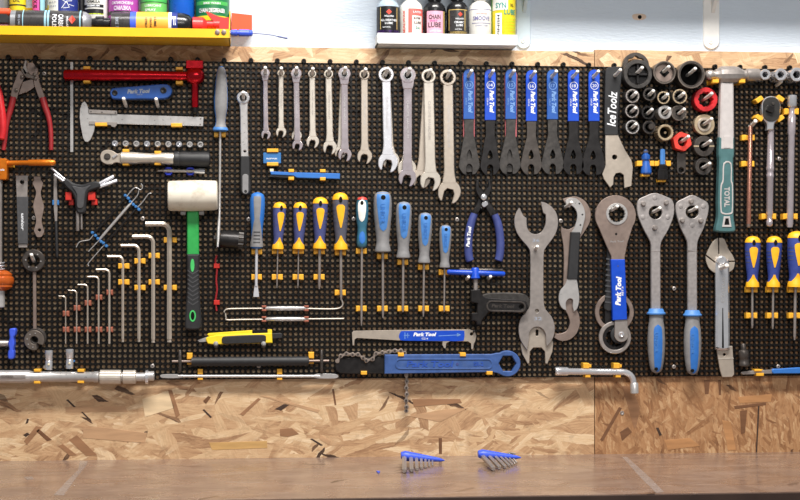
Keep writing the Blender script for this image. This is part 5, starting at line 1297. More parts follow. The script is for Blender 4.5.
# splined ring wrench with blue handle, ring spanner behind
t = thing('ring_wrench', 'steel ring wrench with a broad blue dipped handle', 'wrench', W(618, 355, .012))
o = part(t, 'head', MB().plate(arc(615.6, 215.6, 20.4, 148, 392, 30) + [(627.6, 243), (625, 256), (624.8, 262), (611.4, 262), (611.2, 256), (604, 240)], .014, .019, holes=[circ(617, 214, 10.4, 28)], bev=.001), 'steel_brown')
part(o, 'splined_ring', MB().ring(617, 214, 11, 8.2, .012, .0205, 40, bev=.0008, fni=lambda th: 1 + .06 * cos(16 * th)), 'steel_bright')
part(o, 'bore', MB().ylathe(616.2, 234, [(.018, 1.2), (.01925, 1.2), (.01925, 0)], 10), 'hole_shade')
part(o, 'stamp', tflat(MB(), 'Park Tool', 617, 241.4, 13, 1.8, -2, .0192, .01), 'steel_bright', smooth=0)
s = part(t, 'dipped_handle', MB().plate([(611, 259.4), (625, 259.4), (627.2, 319.6), (613, 320.4)], .012, .0225, bev=.0012), 'dip_blue')
part(s, 'lettering', tflat(tflat(MB(), 'Park Tool', 618.4, 291, 28, 5.6, -88, .0228, .06, .2), 'BBT-9', 622.6, 291, 9, 2, -88, .0228, .01), 'print_white', smooth=0)
part(s, 'bore', MB().ylathe(618, 266, [(.022, .9), (.02275, .9), (.02275, 0)], 10), 'handle_navy')
part(t, 'strap', MB().plate([(615, 319), (627.4, 319), (628.2, 336)] + arc(621.6, 335, 7, 10, 170, 12) + [(614.6, 336)], .015, .020, bev=.0008), 'steel')
part(t, 'roller', MB().ylathe(619.6, 334.6, [(.006, 9), (.0145, 9), (.0155, 8), (.0155, 0)], 22), 'black_rubber')
part(t, 'lower_ring', MB().ring(615.2, 337.6, 16.4, 12.4, .0065, .0135, 36, bev=.0012), 'steel')
part(t, 'toothed_ring', MB().ring(615.2, 337.6, 12.4, 9.2, .007, .012, 40, fni=lambda th: 1 + .06 * cos(14 * th)), 'black_oxide')
part(t, 'screw', MB().ylathe(621.6, 334.6, [(.019, 2.8), (.0225, 2.8), (.0235, 1.8), (.0225, 1.2), (.0222, 0)], 16), 'chrome')
peg(617.4, 206.2, 'peg through the splined ring of the blue-handled ring wrench', rise=.006)
t = thing('ring_wrench', 'dark-gripped ring wrench hanging behind the blue-handled one', 'wrench', W(614, 331, .002))
part(t, 'ring', MB().ring(614.6, 312.4, 19.8, 15.4, .002, .0085, 36, bev=.001), 'steel_brown')
part(t, 'grip', MB().plate(cr([(608, 240), (614, 240), (613.4, 270), (612.4, 300), (611.4, 311), (604.6, 309), (605.2, 300), (607, 270)], 4), .002, .0115, bev=.002), 'black_rubber')
for k in range(9):
    part(t, 'grip_ridge', MB().plate([(606.2 - k * .16, 258 + k * 5.4), (612.6 - k * .1, 259 + k * 5.4), (612.6 - k * .1, 260.6 + k * 5.4), (606.2 - k * .16, 259.6 + k * 5.4)], .010, .0123, bev=.0003), 'dark_grey_rubber')
part(t, 'arm', MB().box(605, 304, 611, 330, .003, .008), 'black_oxide')

# two pin spanners
def pin_spanner(label, head, hole, pins, dimples, xs, yh0, xh0, xh1, yend, who):
    t = thing('pin_spanner', label, 'spanner', W((xs[0] + xs[1]) / 2, yend, .008), 'pin spanners with grey and blue handles')
    part(t, 'head', MB().plate(cr(head, 3), .009, .0155, holes=[circ(*hole, 24)], bev=.0012), 'cast_grey')
    for (x, y) in pins: part(t, 'pin', MB().ylathe(x, y, [(.014, 2.5), (.022, 2.4), (.0235, 1.7), (.0235, 0)], 16), 'steel')
    for (x, y) in dimples: part(t, 'dimple', MB().ylathe(x, y, [(.0145, 2.5), (.0162, 2.4), (.0165, 1.8), (.0165, 0)], 16), 'cast_grey')
    part(t, 'shank', MB().plate([(xs[0], 236), (xs[1], 236), (xs[1] + .2, yh0 + 2), (xs[0] + .2, yh0 + 2)], .0085, .0150, bev=.0016), 'cast_grey')
    xm = (xh0 + xh1) / 2; r = (xh1 - xh0) / 2
    prof = [(0, r * .72), (.06, r * .78), (.14, r * .78), (.26, r * .9), (.45, r * .97), (.65, r * .93), (.8, r * .82), (.92, r * .68), (.97, r * .5), (1, r * .1)]
    p0, p1 = (xm, yh0 + 1, .017), (xm + .2, yend, .017)
    hd = part(t, 'handle', MB().lathe(p0, p1, prof, 24, .85), 'grey_rubber')
    part(hd, 'collar', MB().lathe((xm, yh0 - 2.4, .017), (xm, yh0 + 3.6, .017), [(0, r * .7), (.1, r * .78), (.5, r * .86), (.75, r * 1.04), (.95, r * 1.02), (1, r * .7)], 24, .85), 'sky_rubber')
    part(hd, 'inlay', MB().patch(p0, p1, prof, .2, .97, lambda u: .5 * min(1, sqrt(max(0, 1 - ((u - .12) / .12) ** 2)) if u < .12 else 1) * (sqrt(max(0, 1 - ((u - .85) / .16) ** 2)) if u > .85 else 1), .85, 20, 8, 0, .0007), 'blue_rubber')
    part(hd, 'lettering', tflat(MB(), 'UNIOR', xm, (yh0 + yend) / 2, 20, 3.6, 90, .017 + r * .97 * .002 * .85 + .0012, .01), 'sky_rubber', smooth=0)
    part(hd, 'hanging_hole_shade', MB().ylathe(xm + .2, yend - 4.4, [(.018, 1.8), (.017 + r * .0013, 1.7), (.017 + r * .00131, 0)], 14), 'hole_shade')
    peg(hole[0] + 4.4, hole[1] - 4.6, 'peg through the ' + who)
pin_spanner('pin spanner with a wide six-sided head, grey and blue handle', [(655, 193), (666, 196.4), (673, 201), (674.2, 214), (668.4, 230), (661.4, 242), (660.6, 252), (660.6, 252), (651, 252), (651, 252), (650.4, 242), (644, 230), (637.6, 214), (638, 201), (645.6, 196)], (655.6, 212.6, 6.6), ((644, 203.6), (667, 202.4), (655.6, 227.6)), ((655, 197.6), (643, 217), (668, 217)), (651, 660.6), 311, 647, 665.4, 373.4, 'wide-headed pin spanner')
pin_spanner('pin spanner with a narrower five-sided head, grey and blue handle', [(692.4, 195), (701, 198.6), (708, 203), (708.6, 212), (704, 228), (698, 241), (697.2, 252), (697.2, 252), (687.6, 252), (687.6, 252), (687, 241), (680.8, 228), (676, 212), (677, 202.6), (684, 198.4)], (692.4, 212, 6.5), ((692, 201), (701.6, 220.4), (683, 220.2)), ((681, 206), (703.6, 206), (692.4, 225)), (687.6, 697.2), 312.6, 683.2, 701.6, 375, 'narrow-headed pin spanner')

# ------------------------------------------------------------ sockets on pegs
def sock(x, y, R, r, mt, label, depth=.034, n=28, fn=None, inner='black_oxide', group='sockets on pegs', fni=None, pg=True, tipx=None, hexy=False, plug=None, name='socket', cat='socket', rim=None, peglab=None):
    t = thing(name, label, cat, W(x, y + R, 0), group)
    o = part(t, 'shell', MB().ring(x, y, R, r, .001, depth, n, fn, .0009, fni), mt)
    if plug is not None:
        part(t, 'floor', MB().ylathe(x, y, [(depth * plug - .003, r * 1.02), (depth * plug, r * 1.02), (depth * plug, 0)], n), inner)
    if rim: part(t, 'rim', MB().ring(x, y, R + .15, max(r + .3, R - 1.1), depth - .002, depth + .0008, n, fn, .0005, fni), rim)
    if pg:
        q = (.062 - depth) / 3.0; peg(x + (x - 258) * q * 1.05, y + (y - 275) * q - 1.6 - (R * .18 if R > 9 else 0), peglab or ('peg through the ' + label), h=.062, rise=.006, r=1.7)
    return t
kn = lambda k, a: (lambda th: 1 + a * cos(k * th))
t = sock(636, 66, 13.6, 9.4, 'gunmetal', 'notched black ring socket behind the largest socket', .012, 32, None, pg=False, fni=kn(8, .09))
t = sock(638, 74, 14.6, 10.6, 'worn_black', 'largest dark socket with a cross-shaped recess', .030, 36, None, plug=.55, tipx=(1, 9))
part(t, 'cross_web', MB().box(628.4, 73, 647.6, 75.4, .012, .026).box(636.8, 64.4, 639.2, 83.6, .012, .026), 'black_oxide')
t = sock(664.6, 72.4, 11.4, 9.4, 'gunmetal', 'dark round socket with a pale square recess', .032, 32, rim='steel_dark', plug=.7, inner='steel_brown', tipx=(3, 6))
part(t, 'square_recess', MB().plate(rot(rrect(661, 69, 668, 76, .3), 664.5, 72.5, 45), .020, .0232, bev=.0001), 'hole_shade')
t = sock(691.4, 74.4, 13.8, 11, 'gunmetal', 'wide dark cup socket beside the hammer', .036, 36, rim='steel_dark', plug=.12, inner='hole_shade', tipx=(1.6, 5.4))
SM = [(632.6, 96, 6.8, 4.6, 'worn_black', 'steel', 'thin-walled dark socket under the largest socket', .036), (649.6, 94.2, 6.4, 4.4, 'black_oxide', 'gunmetal', 'black socket under the gap between the largest sockets', .034), (663.6, 97.6, 6.2, 4.4, 'black_oxide', 'tan_metal', 'black socket with a brassy rim', .034), (680, 96.4, 7.2, 5, 'gunmetal', 'tan_metal', 'grey socket with a double pale rim', .036),
      (632.2, 111, 6.8, 4.6, 'black_oxide', 'steel', 'black socket in the middle of the column beside the black-handled wrench', .036), (648.2, 112.6, 6.6, 4.8, 'black_oxide', 'black_oxide', 'all-black socket between two steel-rimmed ones', .034), (665, 112.2, 7, 3.9, 'steel_bright', None, 'bright steel socket with a thick rim', .030), (679, 112.8, 7.8, 3.4, 'gunmetal', 'steel_dark', 'grey disc-faced socket beside the thick bright one', .026),
      (632.6, 127, 6.8, 4.4, 'worn_black', 'steel_bright', 'socket with a notched bright rim, lowest beside the black-handled wrench', .036), (649.2, 127.2, 6.4, 3.8, 'black_oxide', 'gunmetal', 'black socket closed by a thick steel pin', .034)]
for i, (x, y, R, r, mt, rim, lb, dp) in enumerate(SM):
    sock(x, y, R, r, mt, lb, dp, 24, None, rim=rim, plug=.3, inner='hole_shade', fni=kn(12, .05), pg=(i != 9))
part(thing('pin', 'thick steel pin standing in a black socket', 'pin', W(651, 128, 0)), 'rod', MB().tube([(650.6, 127.4, .03), (651.4, 126.6, .046), (651.4, 126.6, .048)], [3.2, 3.2, 2.6], 14), 'gunmetal')
t = sock(665.6, 132.4, 8.2, 5.8, 'tan_metal', 'open knurled ring socket above the copper-free bit holders', .030, 48, kn(20, .05), plug=.15, inner='hole_shade', pg=False)
t['label'] = 'open knurled ring socket beside the red hexagonal nut'
part(t, 'center_pin', MB().ylathe(665.2, 132.6, [(.004, 1.4), (.012, 1.3), (.012, 0)], 10), 'tan_metal')
t = sock(682.6, 141.6, 9.4, 4.7, 'red_nut', 'red hexagonal nut-shaped tool on a peg', .022, 48, lambda th: .93 / max(.87, cos(((th + .3) % (pi / 3)) - pi / 6)), name='hex_tool', cat='nut', tipx=(2.6, 4.4))
t = sock(706, 99.4, 12, 7.4, 'red_bright', 'red plastic ring with a toothed bore', .024, 48, kn(24, .012), fni=kn(10, .07), name='ring_tool', cat='ring', tipx=(2, 5.4))
t = sock(704.6, 124.6, 10.6, 4.4, 'tan_metal', 'pale dished steel ring between the red and black rings', .016, 36, plug=.2, inner='gunmetal', name='ring_tool', cat='ring', tipx=(3, 4))
part(t, 'dish', MB().ring(704.6, 124.6, 7.2, 4.6, .014, .0185, 30, bev=.0012), 'satin_beige')
t = sock(704.2, 146.2, 10.4, 5, 'gunmetal', 'dark slotted ring under the pale steel ring', .022, 36, name='ring_tool', cat='ring', plug=.2, inner='hole_shade', tipx=(3, 4.4))
part(t, 'slot', MB().box(693.8, 145.4, 699, 147, .018, .0226, .0002).box(709.4, 145.4, 714.4, 147, .018, .0226, .0002), 'tan_metal')
t = sock(703.6, 166.4, 8.4, 4.6, 'gunmetal', 'smallest dark ring, lowest in the column beside the hammer', .022, 32, name='ring_tool', cat='ring', plug=.2, inner='hole_shade', rim='worn_black', tipx=(3, 4))
solo('flat_key', 'small dark flat key with a hole hanging below the red nut', 'key', MB().plate([(677, 152), (686, 152)] + arc(681.4, 169.6, 4.5, 0, 180, 12), .004, .008, holes=[circ(681.4, 170, 2.7, 14)], bev=.0006), 'gunmetal')

# chrome sockets over the ratchet
for (x, R, lb) in ((765.4, 5.2, 'smallest chrome socket above the ratchet handle'), (781, 6, 'middle chrome socket above the ratchet handle'), (797, 6.8, 'largest chrome socket at the board top above the extension bar')):
    t = thing('socket', lb, 'socket', W(x, 80, 0), 'chrome sockets on the top row')
    part(t, 'shell', MB().ring(x, 74.6, R, R * .55, .001, .042, 24, None, .001, kn(6, .08)), 'chrome')
    part(t, 'floor', MB().ylathe(x, 74.6, [(.014, R * .56), (.018, R * .56), (.018, 0)], 18), 'hole_shade')
    part(t, 'knurl', MB().ring(x, 74.6, R + .4, R - .4, .008, .02, 36, kn(18, .03)), 'steel')
peg(781.4, 81.4, 'small peg under the middle chrome socket', h=.03, rise=.004)

# bit holders in yellow clips
t = thing('bit_holder', 'waisted blue plastic bit holder in a yellow clip', 'bit holder', W(646, 176, .004))
part(t, 'body', MB().lathe((645.6, 149.8, .014), (646.2, 174.4, .014), [(0, 1.4), (.06, 2.4), (.18, 2.6), (.22, 4.2), (.38, 4.4), (.46, 3.4), (.6, 4), (.75, 5.2), (.94, 5.6), (1, 4.6)], 12, 1), 'dip_blue_faded', smooth=.4)
part(t, 'cap', MB().lathe((645.6, 150.4, .014), (645.7, 153, .014), [(0, 1.6), (.2, 2.8), (.9, 2.8), (1, 1.6)], 12), 'slate_rubber')
t = thing('bit_holder', 'black hexagonal bit holder with a light blue hex rod', 'bit holder', W(662, 181, .004))
part(t, 'rod', MB().lathe((662.4, 148.8, .014), (662.4, 166, .014), [(0, 1.6), (.06, 2.7), (1, 2.7)], 6), 'sky_rubber', smooth=.3)
part(t, 'holder', MB().lathe((662.4, 164.4, .014), (662.4, 180, .014), [(0, 3.4), (.08, 4.8), (.35, 4.9), (.38, 5.9), (.95, 6), (1, 5.2)], 6), 'black_oxide', smooth=.3)
for (x, lb) in ((646, 'yellow clip around the waisted blue bit holder'), (662.4, 'yellow clip around the black hexagonal bit holder')):
    b = MB().box(x - 9, 160.8, x - 3.6, 166, -.002, .017, .0008).box(x + 4, 160.8, x + 8.4, 166, -.002, .017, .0008) if x < 650 else MB().box(x - 7.6, 161, x - 3.4, 166, -.002, .016, .0008).box(x + 3.8, 160.8, x + 8.6, 166, -.002, .017, .0008)
    b.box(x - 4, 173.4 if x < 650 else 178.6, x + 3.6, 176.4 if x < 650 else 181.8, -.002, .018, .0008).box(x - 4, 160, x + 4, 176, -.002, .003)
    solo('clip', lb, 'clip', b, 'yellow_plastic', 'yellow clips in the board')

# ------------------------------------------------------------ hammer
t = thing('hammer', 'ball-peen hammer with pale grey and teal handle', 'hammer', W(727, 232, .01))
h = .028
part(t, 'head', MB().lathe((715, 75, h), (743, 75, h), [(0, 5.4), (.06, 6), (.16, 8.2), (.26, 8.9), (.7, 8.9), (.82, 8.2), (.94, 6.2), (1, 5.6)], 12), 'steel', smooth=.35)
part(t, 'peen', MB().lathe((704.8, 75, h), (716, 75, h), [(0, .4), (.04, 2), (.14, 3.8), (.35, 5), (.6, 5), (.8, 4.2), (1, 5)], 22), 'steel')
part(t, 'face', MB().lathe((742, 75, h), (759.6, 75, h), [(0, 5.2), (.2, 5), (.26, 6.4), (.92, 6.4), (1, 5.4)], 24), 'steel')
part(t, 'handle', MB().plate(cr([(721.4, 82), (721.4, 82), (734, 82), (734, 82), (734.2, 110), (734.6, 150), (734.6, 150), (720, 150), (720, 150), (720.8, 110)], 4), .020, .037, bev=.003), 'hammer_grey')
g = part(t, 'grip', MB().plate(cr([(719.6, 137), (719.6, 137), (734.6, 137), (734.6, 137), (734.6, 155), (733.6, 162), (734.4, 200), (734, 216), (735.6, 228), (734.6, 231.6), (726, 232.4), (717, 231.4), (716.2, 228), (718.6, 216), (718.4, 200), (719.6, 162), (719, 155)], 3), .018, .0365, bev=.0026), 'hammer_teal')
part(g, 'front_inlay', MB().plate([(724, 136), (730.4, 136), (730.4, 148), (724, 148)], .036, .0378, bev=.0004), 'hammer_grey')
part(g, 'outline', MB().plate(cr([(723.6, 163), (731.4, 163), (731.8, 180), (733, 185), (733, 208), (731.6, 214), (722.4, 214), (720.4, 208), (720.6, 186), (722.6, 180)], 3), .036, .0374, holes=[cr([(724.6, 164.4), (730.6, 164.4), (730.8, 181), (732, 186), (732, 207), (730.8, 212.6), (723.2, 212.6), (721.6, 207), (721.8, 187), (723.8, 181)], 3)], bev=.0003), 'hammer_grey')
part(g, 'lettering', tflat(MB(), 'TOTAL', 727, 197, 20, 5.6, 90, .0369, .03), 'hammer_grey', smooth=0)
part(g, 'hang_frame', MB().plate([(724, 216.4), (730, 216.4), (731.6, 227), (722.2, 227)], .036, .0378, bev=.0004, holes=[[(725.6, 218.4), (728.6, 218.4), (729.6, 225), (724.4, 225)]]), 'hammer_grey')
part(g, 'hang_hole_shade', MB().plate([(725.6, 218.4), (728.6, 218.4), (729.6, 225), (724.4, 225)], .036, .0369, bev=.0001), 'hole_shade')
for (x, s_) in ((716, 'peen'), (742.4, 'flat face')):
    solo('clip', 'yellow clip under the hammer head on the %s side' % s_, 'clip', MB().box(x - 3.2, 79.4, x + 3, 82.8, -.002, .040, .0008), 'yellow_plastic', 'yellow clips in the board')

# ------------------------------------------------------------ copper rod, ratchet, extension bar
t = thing('drift_rod', 'copper-coloured rod with dark tip upright in two clips', 'rod', W(749, 227, .008))
part(t, 'rod', MB().lathe((750.4, 126, .012), (748.6, 224, .012), [(0, 1.6), (.02, 2.3), (1, 2.3)], 14), 'copper')
part(t, 'tip', MB().lathe((750.5, 122.6, .012), (750.4, 126.6, .012), [(0, .5), (1, 1.2)], 10), 'gunmetal')
part(t, 'foot', MB().lathe((748.6, 223.6, .012), (748.5, 227.6, .012), [(0, 2.1), (.8, 2.1), (1, 1.6)], 12), 'steel_brown')
clip_v(748.4, 137.6, 'upper yellow clip on the copper-coloured rod', w=13, gap=4.4)
clip_v(748, 163.8, 'lower yellow clip on the copper-coloured rod', w=13, gap=4.4)
peg(755.6, 121, 'pale peg between the copper-coloured rod and the ratchet', h=.034, rise=.008, r=2.0)

t = thing('ratchet', 'chrome ratchet handle with a smoked oval head', 'ratchet', W(770, 226, .008))
part(t, 'head', MB().plate(cr([(771.4, 96), (777.6, 98), (780.6, 104), (780.6, 112), (778.6, 118.6), (775, 123), (774, 130), (774, 130), (767.6, 130), (767.6, 130), (767.4, 124), (764, 119), (762.4, 112), (762.4, 104), (765.4, 98)], 4), .010, .026, bev=.0022), 'chrome')
part(t, 'cover', MB().plate(rrect(763.2, 97, 780, 121.4, 7.6, 8), .024, .028, bev=.001), 'smoked')
part(t, 'drive', MB().plate(rot(rrect(767.4, 105.4, 774, 112, .6), 770.7, 108.7, 20), .027, .034, bev=.0008), 'black_oxide')
part(t, 'lever', MB().ylathe(773.4, 103.4, [(.027, 1.5), (.030, 1.4), (.030, 0)], 12), 'gunmetal')
part(t, 'shaft', MB().lathe((770.8, 128, .016), (769.4, 226.4, .016), [(0, 3.2), (.1, 3.3), (.39, 3.6), (.4, 4), (.43, 4), (.44, 3.5), (.47, 3.5), (.475, 3.8), (.5, 3.8), (.505, 3.5), (.87, 3.5), (.89, 2.6), (.93, 2.6), (.95, 3.4), (.99, 3.2), (1, 2.4)], 18), 'chrome_violet')
for (x, y, a, lb) in ((759.6, 99.4, -35, 'yellow clip jaw above the ratchet head on the hammer side'), (780.8, 98.4, 35, 'yellow clip jaw above the ratchet head on the extension bar side'), (759.6, 117.8, 35, 'yellow clip jaw below the ratchet head on the hammer side'), (780.6, 118.4, -35, 'yellow clip jaw below the ratchet head on the extension bar side')):
    solo('clip', lb, 'clip', MB().plate(rot(rrect(x - 3.8, y - 2.3, x + 3.8, y + 2.3, .8), x, y, a), -.002, .024, bev=.0008), 'yellow_plastic', 'yellow clips in the board')
clip_v(769, 216.4, 'yellow clip at the foot of the ratchet handle', w=14.6, gap=7.4, hz=.018)

t = thing('extension_bar', 'chrome extension bar with a square socket head', 'extension bar', W(791, 227, .008))
part(t, 'head', MB().lathe((792.2, 95, .016), (792, 107, .016), [(0, 3.6), (.06, 4.9), (.9, 4.9), (1, 4)], 20), 'chrome')
part(t, 'bar', MB().lathe((792, 106.6, .016), (789.8, 227.4, .016), [(0, 3.4), (.02, 3), (.06, 3), (.08, 4), (.22, 4), (.24, 3.4), (.97, 3.5), (1, 2.8)], 18), 'chrome_violet')
clip_v(791.8, 111.4, 'yellow clip under the head of the chrome extension bar', w=14.4, gap=6.4, hz=.020, hh=6)
clip_v(790.6, 216.4, 'yellow clip at the foot of the chrome extension bar', w=14.6, gap=7.2, hz=.018)

# ------------------------------------------------------------ slotted crank tool
t = thing('crank_tool', 'chrome lever tool with a leaf-shaped slotted plate', 'tool', W(726, 377, .008))
leaf = cr([(718, 237.6), (718, 237.6), (718.4, 254), (718.4, 254), (719.4, 254), (719.4, 254), (719.2, 237.8), (719.2, 237.8), (724.4, 239), (728, 248), (732.6, 255), (735, 260.6), (735, 260.6), (727, 261), (727, 262), (735, 262), (735, 262), (733.4, 269), (727, 273), (718, 274), (710, 269.4), (706.4, 262), (705.8, 256), (705.8, 256), (714.6, 262.6), (715.2, 261.8), (706.4, 254.6), (706.4, 254.6), (708.6, 249.4), (712.8, 242)], 3)
part(t, 'leaf_plate', MB().plate(leaf, .008, .0115, bev=.0005), 'satin_beige')
part(t, 'lever', MB().plate(cr([(716.6, 262), (721.8, 256.8), (727.6, 259), (729.6, 264), (730, 300), (730.2, 345), (728.8, 349.4), (723, 350.6), (717.4, 349), (716.2, 345), (716.4, 300)], 4), .010, .020, bev=.0042), 'chrome')
part(t, 'slot', MB().plate([(722.4, 308), (723.2, 308), (724, 348), (722, 348)], .0195, .0203, bev=.0001), 'hole_shade')
part(t, 'lettering', tflat(MB(), 'CYCLUS', 723.2, 290, 26, 3, -88, .0203, .01, .2), 'steel_bright', smooth=0)
part(t, 'hub', MB().ylathe(722, 260.6, [(.018, 5), (.022, 4.8), (.0235, 3.4), (.0228, 2), (.0228, 0)], 18), 'chrome')
part(t, 'foot', MB().plate([(716.2, 346), (732.6, 346), (733.4, 358), (734.4, 374.4), (732, 377), (722.4, 377.2), (720.4, 371), (718.2, 359)], .007, .012, holes=[circ(724.6, 354.6, 1.5, 12)], bev=.0008), 'satin_beige')
part(t, 'crease', MB().plate([(718.4, 358.4), (733.6, 357.8), (733.6, 358.8), (718.4, 359.4)], .0118, .0126, bev=.0002), 'satin')
peg(727, 265.6, 'stout pale peg through the hub of the chrome lever tool', rise=.006, r=2.2)

# small black socket and blue scraper
t = thing('stepped_socket', 'small dark stepped socket beside the chrome lever tool', 'socket', W(744, 367, .004))
part(t, 'shell', MB().lathe((743.2, 343.6, .014), (744.2, 366.6, .014), [(0, 1.8), (.04, 2.6), (.26, 2.7), (.3, 4.6), (.36, 5.2), (.62, 5.2), (.65, 4.8), (.8, 4.8), (.83, 5.3), (.95, 5.3), (1, 4)], 20), 'gunmetal')
t = thing('scraper', 'slim steel scraper with a blue handle along the board edge', 'scraper', W(770, 375, .006))
part(t, 'blade', MB().plate([(741, 372.8), (743, 371.4), (774, 369.4), (774, 373.4), (743, 374.6)], .010, .0125, bev=.0004), 'steel')
part(t, 'handle', MB().plate(cr([(773, 369.2), (780, 368.8), (806, 367.6), (806, 373), (780, 373.6), (773, 373.4)], 3), .007, .0155, bev=.0014), 'blue_rubber')
solo('clip', 'yellow clip around the steel blade of the slim scraper', 'clip', MB().box(754.6, 369.4, 762, 371.4, -.002, .0165).box(756.4, 373, 764, 376, -.002, .0165).box(755, 369.6, 763, 375.6, -.002, .006), 'yellow_plastic', 'yellow clips in the board')

# L-shaped chrome socket wrench
t = thing('box_spanner', 'L-shaped chrome tube socket wrench at the board edge', 'wrench', W(600, 394, .006))
h = .018
path = [(555, 371.2), (556, 371.2), (567, 371.4), (569, 371.5), (600, 371.8), (621, 372)] + arc(622.6, 383, 11, -85, 0, 7) + [(633.9, 386)]
rr = [3.4, 4.3, 4.3, 3.4, 3.3, 3.3] + [3.2] * 8 + [3.2]
part(t, 'tube', MB().tube([(x, y, h) for x, y in path], rr, 18), 'chrome')
part(t, 'socket', MB().lathe((634.2, 382.6, h), (634.6, 393.6, h), [(0, 3.2), (.1, 4.1), (.95, 4.2), (1, 3.2)], 18), 'steel_bright')
part(t, 'bore', MB().lathe((556, 371.2, h), (554.6, 371.2, h), [(0, 3), (1, 2.8)], 6), 'hole_shade', smooth=.3)
for (x, s_) in ((587.2, 'straight'), (617.6, 'bent')):
    solo('clip', 'yellow clip on the L-shaped socket wrench toward its %s end' % s_, 'clip', MB().box(x - 3.8, 363.2, x + 2.2, 368.4, -.002, .022, .001).box(x + 1.6, 364.6, x + 4.2, 367.4, -.002, .018, .0006).box(x - 1.8, 374.6, x + 3.4, 377.6, -.002, .022, .001).box(x - 1.6, 364, x + 2, 377, -.002, .005), 'yellow_plastic', 'yellow clips in the board')

# ------------------------------------------------------------ hex key sets on the bench
def bench_set(label, tips, roots, hold):
    """tips: where the keys touch the bench; roots: (dx, back, height) of the key roots; hold: two ends of the holder"""
    t = thing('hex_key_set', label, 'hex key set', (tips[0].x, tips[0].y + .06, ZB), 'hex key sets on the bench')
    radii = [.0048, .0042, .0036, .0030, .0025, .0021, .0018]
    A, B = hold; ux = (B - A).normalized(); up = Vector((0, 0, 1)); bk = Vector((0, 1, 0))
    vs = []; fs = []; m = 10; k8 = 8; rows = []
    for i in range(m + 1):
        u = i / m; P = A.lerp(B, u)
        hh = .0088 * (1 - u) ** .8 + .0022; dd = .010 * (1 - u) + .003
        if i == 0: hh *= .6; dd *= .6
        if i == m: hh *= .4; dd *= .4
        for k in range(k8):
            a = 2 * pi * k / k8 + pi / 8
            vs.append(P + up * hh * sin(a) + bk * dd * cos(a))
    for i in range(m):
        for k in range(k8):
            fs.append((i * k8 + k, i * k8 + (k + 1) % k8, (i + 1) * k8 + (k + 1) % k8, (i + 1) * k8 + k))
    fs += [tuple(range(k8)), tuple(m * k8 + k for k in range(k8))]
    part(t, 'holder', MB().add(vs, fs), 'hexset_blue', smooth=.9)
    for i in range(7):
        r = radii[i]; e = tips[i] + Vector((0, 0, r)); s = roots[i]
        d = (s - e)
        q = s + d.normalized() * .012
        arm = q + ux * (.010 + r * 2.5) + Vector((0, .006, -.001))
        part(t, 'hex_key', MB().tube3([e, e + d * .03, s, q, q + ux * .003 + Vector((0, .003, 0)), arm], [r * .78, r, r, r, r, r], 6), 'steel', smooth=.3)
    return t
def bset(label, tip_px, root_px, back, h0, h1, hx):
    tips = [BENCH(x, y) for x, y in tip_px]
    def lift(px, py, Y):
        return at(px, py, Y)
    roots = [lift(x, y, tips[0].y + back) for x, y in root_px]
    A = lift(hx[0][0], hx[0][1], tips[0].y + back); B = lift(hx[1][0], hx[1][1], tips[0].y + back)
    return bench_set(label, tips, roots, (A, B))
def at(px, py, Y): return W(px, py, -Y)
bset('blue hex key set on the bench with keys pointing straight out', [(404.4, 473.6), (411.6, 472.6), (417, 471.2), (421.6, 470), (425.6, 468.8), (429.4, 467.6), (432.6, 466.6)], [(404.2, 457), (411, 457.6), (416.4, 458), (421.2, 458.4), (425.4, 458.8), (429, 459.2), (432.4, 459.6)], .125, 0, 0, ((401, 455.4), (444.6, 460.4)))
bset('blue hex key set on the bench with keys slanting sideways', [(493.6, 471.4), (499.6, 470), (505.4, 469), (509.6, 467.6), (512.6, 466.4), (515, 465), (517, 464)], [(482.4, 456), (489, 456.2), (495, 456.4), (500, 456.6), (504.4, 456.8), (508.4, 457), (512, 457.2)], .115, 0, 0, ((478, 454), (521, 457.6)))
solo('plastic_scrap', 'tiny blue plastic scrap lying on the bench', 'scrap', MB().add([BENCH(376.4, 472) + Vector((0, 0, z)) for z in (0, .0025)] + [BENCH(380, 472.4) + Vector((0, 0, z)) for z in (0, .0025)] + [BENCH(378.6, 474) + Vector((0, 0, z)) for z in (0, .002)], [(0, 2, 4), (1, 5, 3), (0, 1, 3, 2), (2, 3, 5, 4), (4, 5, 1, 0)]), 'hexset_blue', smooth=0)

# ------------------------------------------------------------ yellow shelf and its cans
DY = .118                                          # depth in front of the wall
yb_ = YW
def at(px, py, Y):                                 # point on the plane y = Y
    return W(px, py, -Y)
Yf = YW - DY
zl0 = at(110, 36.2, Yf).z; zl1 = at(110, 27.4, Yf).z
xr = at(229.6, 36, Yf).x; xl = -1.05
t = thing('shelf_tray', 'yellow sheet metal tray shelf holding spray cans', 'shelf', (xl + .5, YW, zl0))
part(t, 'tray_floor', MB().wbox(xl, xr, Yf, YW, zl0, zl0 + .002), 'shelf_yellow', smooth=0)
part(t, 'front_lip', MB().wbox(xl, xr, Yf - .0015, Yf, zl0, zl1), 'shelf_yellow', smooth=0)
part(t, 'end_panel', MB().add([(xr, Yf, zl0), (xr, Yf, zl1), (xr, YW - .03, zl1 + .050), (xr, YW, zl1 + .055), (xr, YW, zl0), (xr - .0015, Yf, zl0), (xr - .0015, Yf, zl1), (xr - .0015, YW - .03, zl1 + .050), (xr - .0015, YW, zl1 + .055), (xr - .0015, YW, zl0)], [(0, 1, 2, 3, 4), (9, 8, 7, 6, 5), (0, 5, 6, 1), (1, 6, 7, 2), (2, 7, 8, 3), (3, 8, 9, 4), (4, 9, 5, 0)]), 'shelf_yellow', smooth=0)
part(t, 'back_panel', MB().wbox(xl, xr, YW - .0015, YW, zl0, zl1 + .055), 'shelf_yellow', smooth=0)
